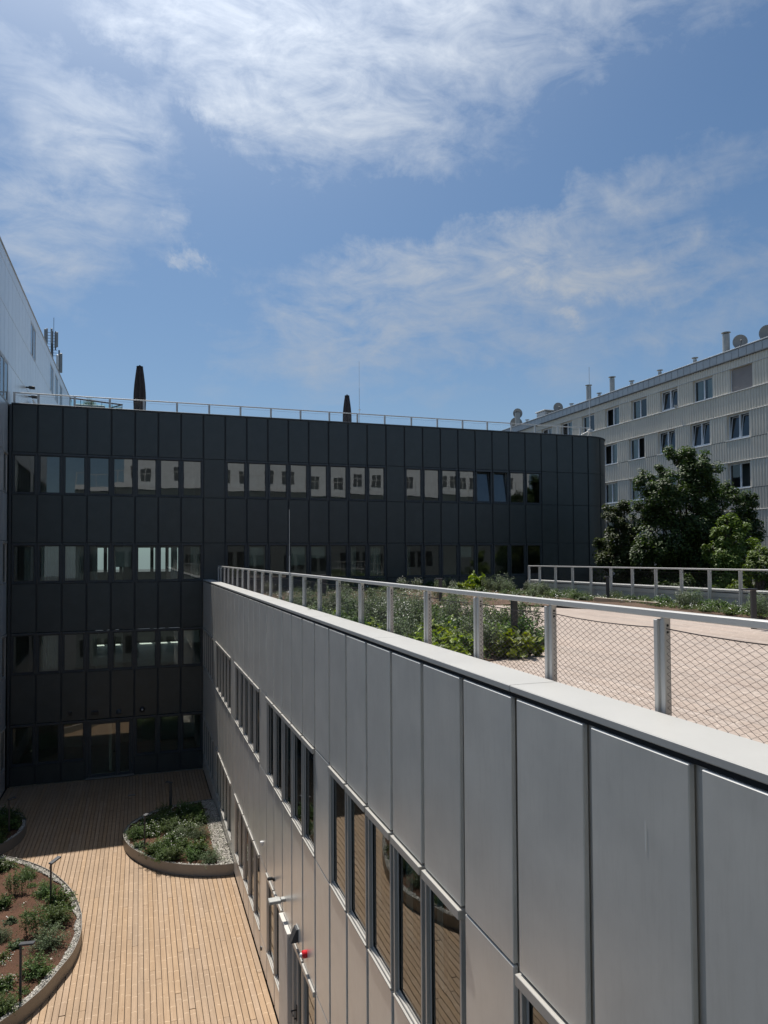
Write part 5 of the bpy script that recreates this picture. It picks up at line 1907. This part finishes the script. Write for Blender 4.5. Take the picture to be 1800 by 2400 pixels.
BIG = [(21.87, 24.75, 4.07, 0.7), (22.38, 23.84, 3.85, 0.7), (21.95, 24.41, 4.36, 0.45), (20.97, 24.85, 3.47, 0.5), (21.87, 24.22, 3.24, 0.95), (20.29, 24.97, 3.0, 0.6), (20.73, 24.19, 2.49, 0.9), (22.23, 23.89, 2.68, 0.95), (21.17, 23.72, 1.76, 1.2), (20.62, 24.86, 1.91, 0.75), (20.23, 25.21, 1.56, 0.5), (23.45, 24.0, 1.99, 0.9), (24.22, 24.05, 2.74, 0.6), (24.64, 23.91, 2.09, 0.6), (24.72, 23.77, 1.54, 0.5), (24.37, 23.79, 1.08, 0.7), (20.7, 24.2, 0.8, 1.2), (21.97, 23.66, 0.88, 1.2), (23.36, 23.71, 0.62, 1.0), (21.5, 24.14, -0.18, 1.5), (20.45, 24.71, 0.0, 0.9), (23.17, 23.78, -0.55, 1.3), (21.55, 24.22, -1.26, 1.6), (24.88, 23.83, 0.8, 0.45), (23.0, 24.6, -1.9, 1.5), (20.8, 25.0, -2.2, 1.4)]
LEFT = [(19.89, 26.48, 1.91, 0.45), (20.34, 26.33, 2.0, 0.4), (19.89, 26.49, 1.25, 0.65), (20.29, 26.14, 0.76, 0.65), (19.87, 26.49, 0.2, 0.9), (20.56, 25.94, 0.01, 0.85), (19.97, 26.35, -0.83, 1.1), (20.43, 26.09, -1.49, 1.1)]
YEL = [(21.51, 21.7, 1.30, 0.42), (21.89, 21.57, 1.0, 0.45), (21.26, 21.79, 0.6, 0.55), (21.96, 21.55, 0.4, 0.6), (20.86, 21.82, 0.07, 0.45), (21.32, 21.66, -0.18, 0.7), (22.1, 21.5, -0.27, 0.6), (21.54, 21.69, -0.84, 0.8), (21.5, 21.7, -1.8, 0.9)]
BUSHT = [(20.66, 19.35, -0.02, 0.36), (20.3, 19.47, -0.39, 0.36), (20.8, 19.3, -0.55, 0.5), (20.5, 19.4, -0.99, 0.55), (20.0, 19.58, -1.14, 0.4), (20.85, 19.29, -1.4, 0.6), (20.5, 19.4, -2.2, 0.7)]
BUSH2 = [(18.74, 21.07, -1.15, 0.45), (19.62, 20.76, -1.3, 0.45), (18.15, 21.27, -1.4, 0.45), (19.18, 20.92, -1.6, 0.5), (18.9, 21.0, -2.3, 0.7)]
tree('broadleaf_tree', 'largest dark broadleaf tree in front of the beige apartment block', BIG, (22.0, 24.3), 'tree', 0.16, 62000, 1)
tree('broadleaf_tree', 'dark tree half hidden by the rounded dark corner', LEFT, (20.1, 26.4), 'tree', 0.16, 19000, 2)
tree('young_tree', 'small yellow-green tree in front of the largest tree', YEL, (21.5, 21.7), 'treey', 0.15, 12000, 3)
tree('young_tree', 'bright yellow-green tree behind the far railing at the right edge', BUSHT, (20.5, 19.4), 'treey', 0.14, 5500, 4)
tree('tall_shrub', 'low dark green shrub seen through the far railing net', BUSH2, (18.9, 21.0), 'tree', 0.13, 4500, 6, 'shrub')
BACKT = [(24.5 + i * 0.9 + rb.uniform(-.3, .3), 27.5 - i * 1.3 + rb.uniform(-.5, .5), -2.3 + rb.uniform(-.6, .8), 1.3) for i in range(7)] + [(23.0, 29.0, -1.5, 1.4), (22.0, 30.5, -2.0, 1.4)]
tree('broadleaf_tree', 'broad shaded tree mass close to the apartment wall behind the others', BACKT, (25.5, 26.5), 'tree', 0.18, 12000, 8)
# little bush in the terrace planter box
shrub(-2.3, 36.2, 7.15, 0.42, 'wisp', 'leafg', 'dark bush in the terrace planter box at upper left', None)
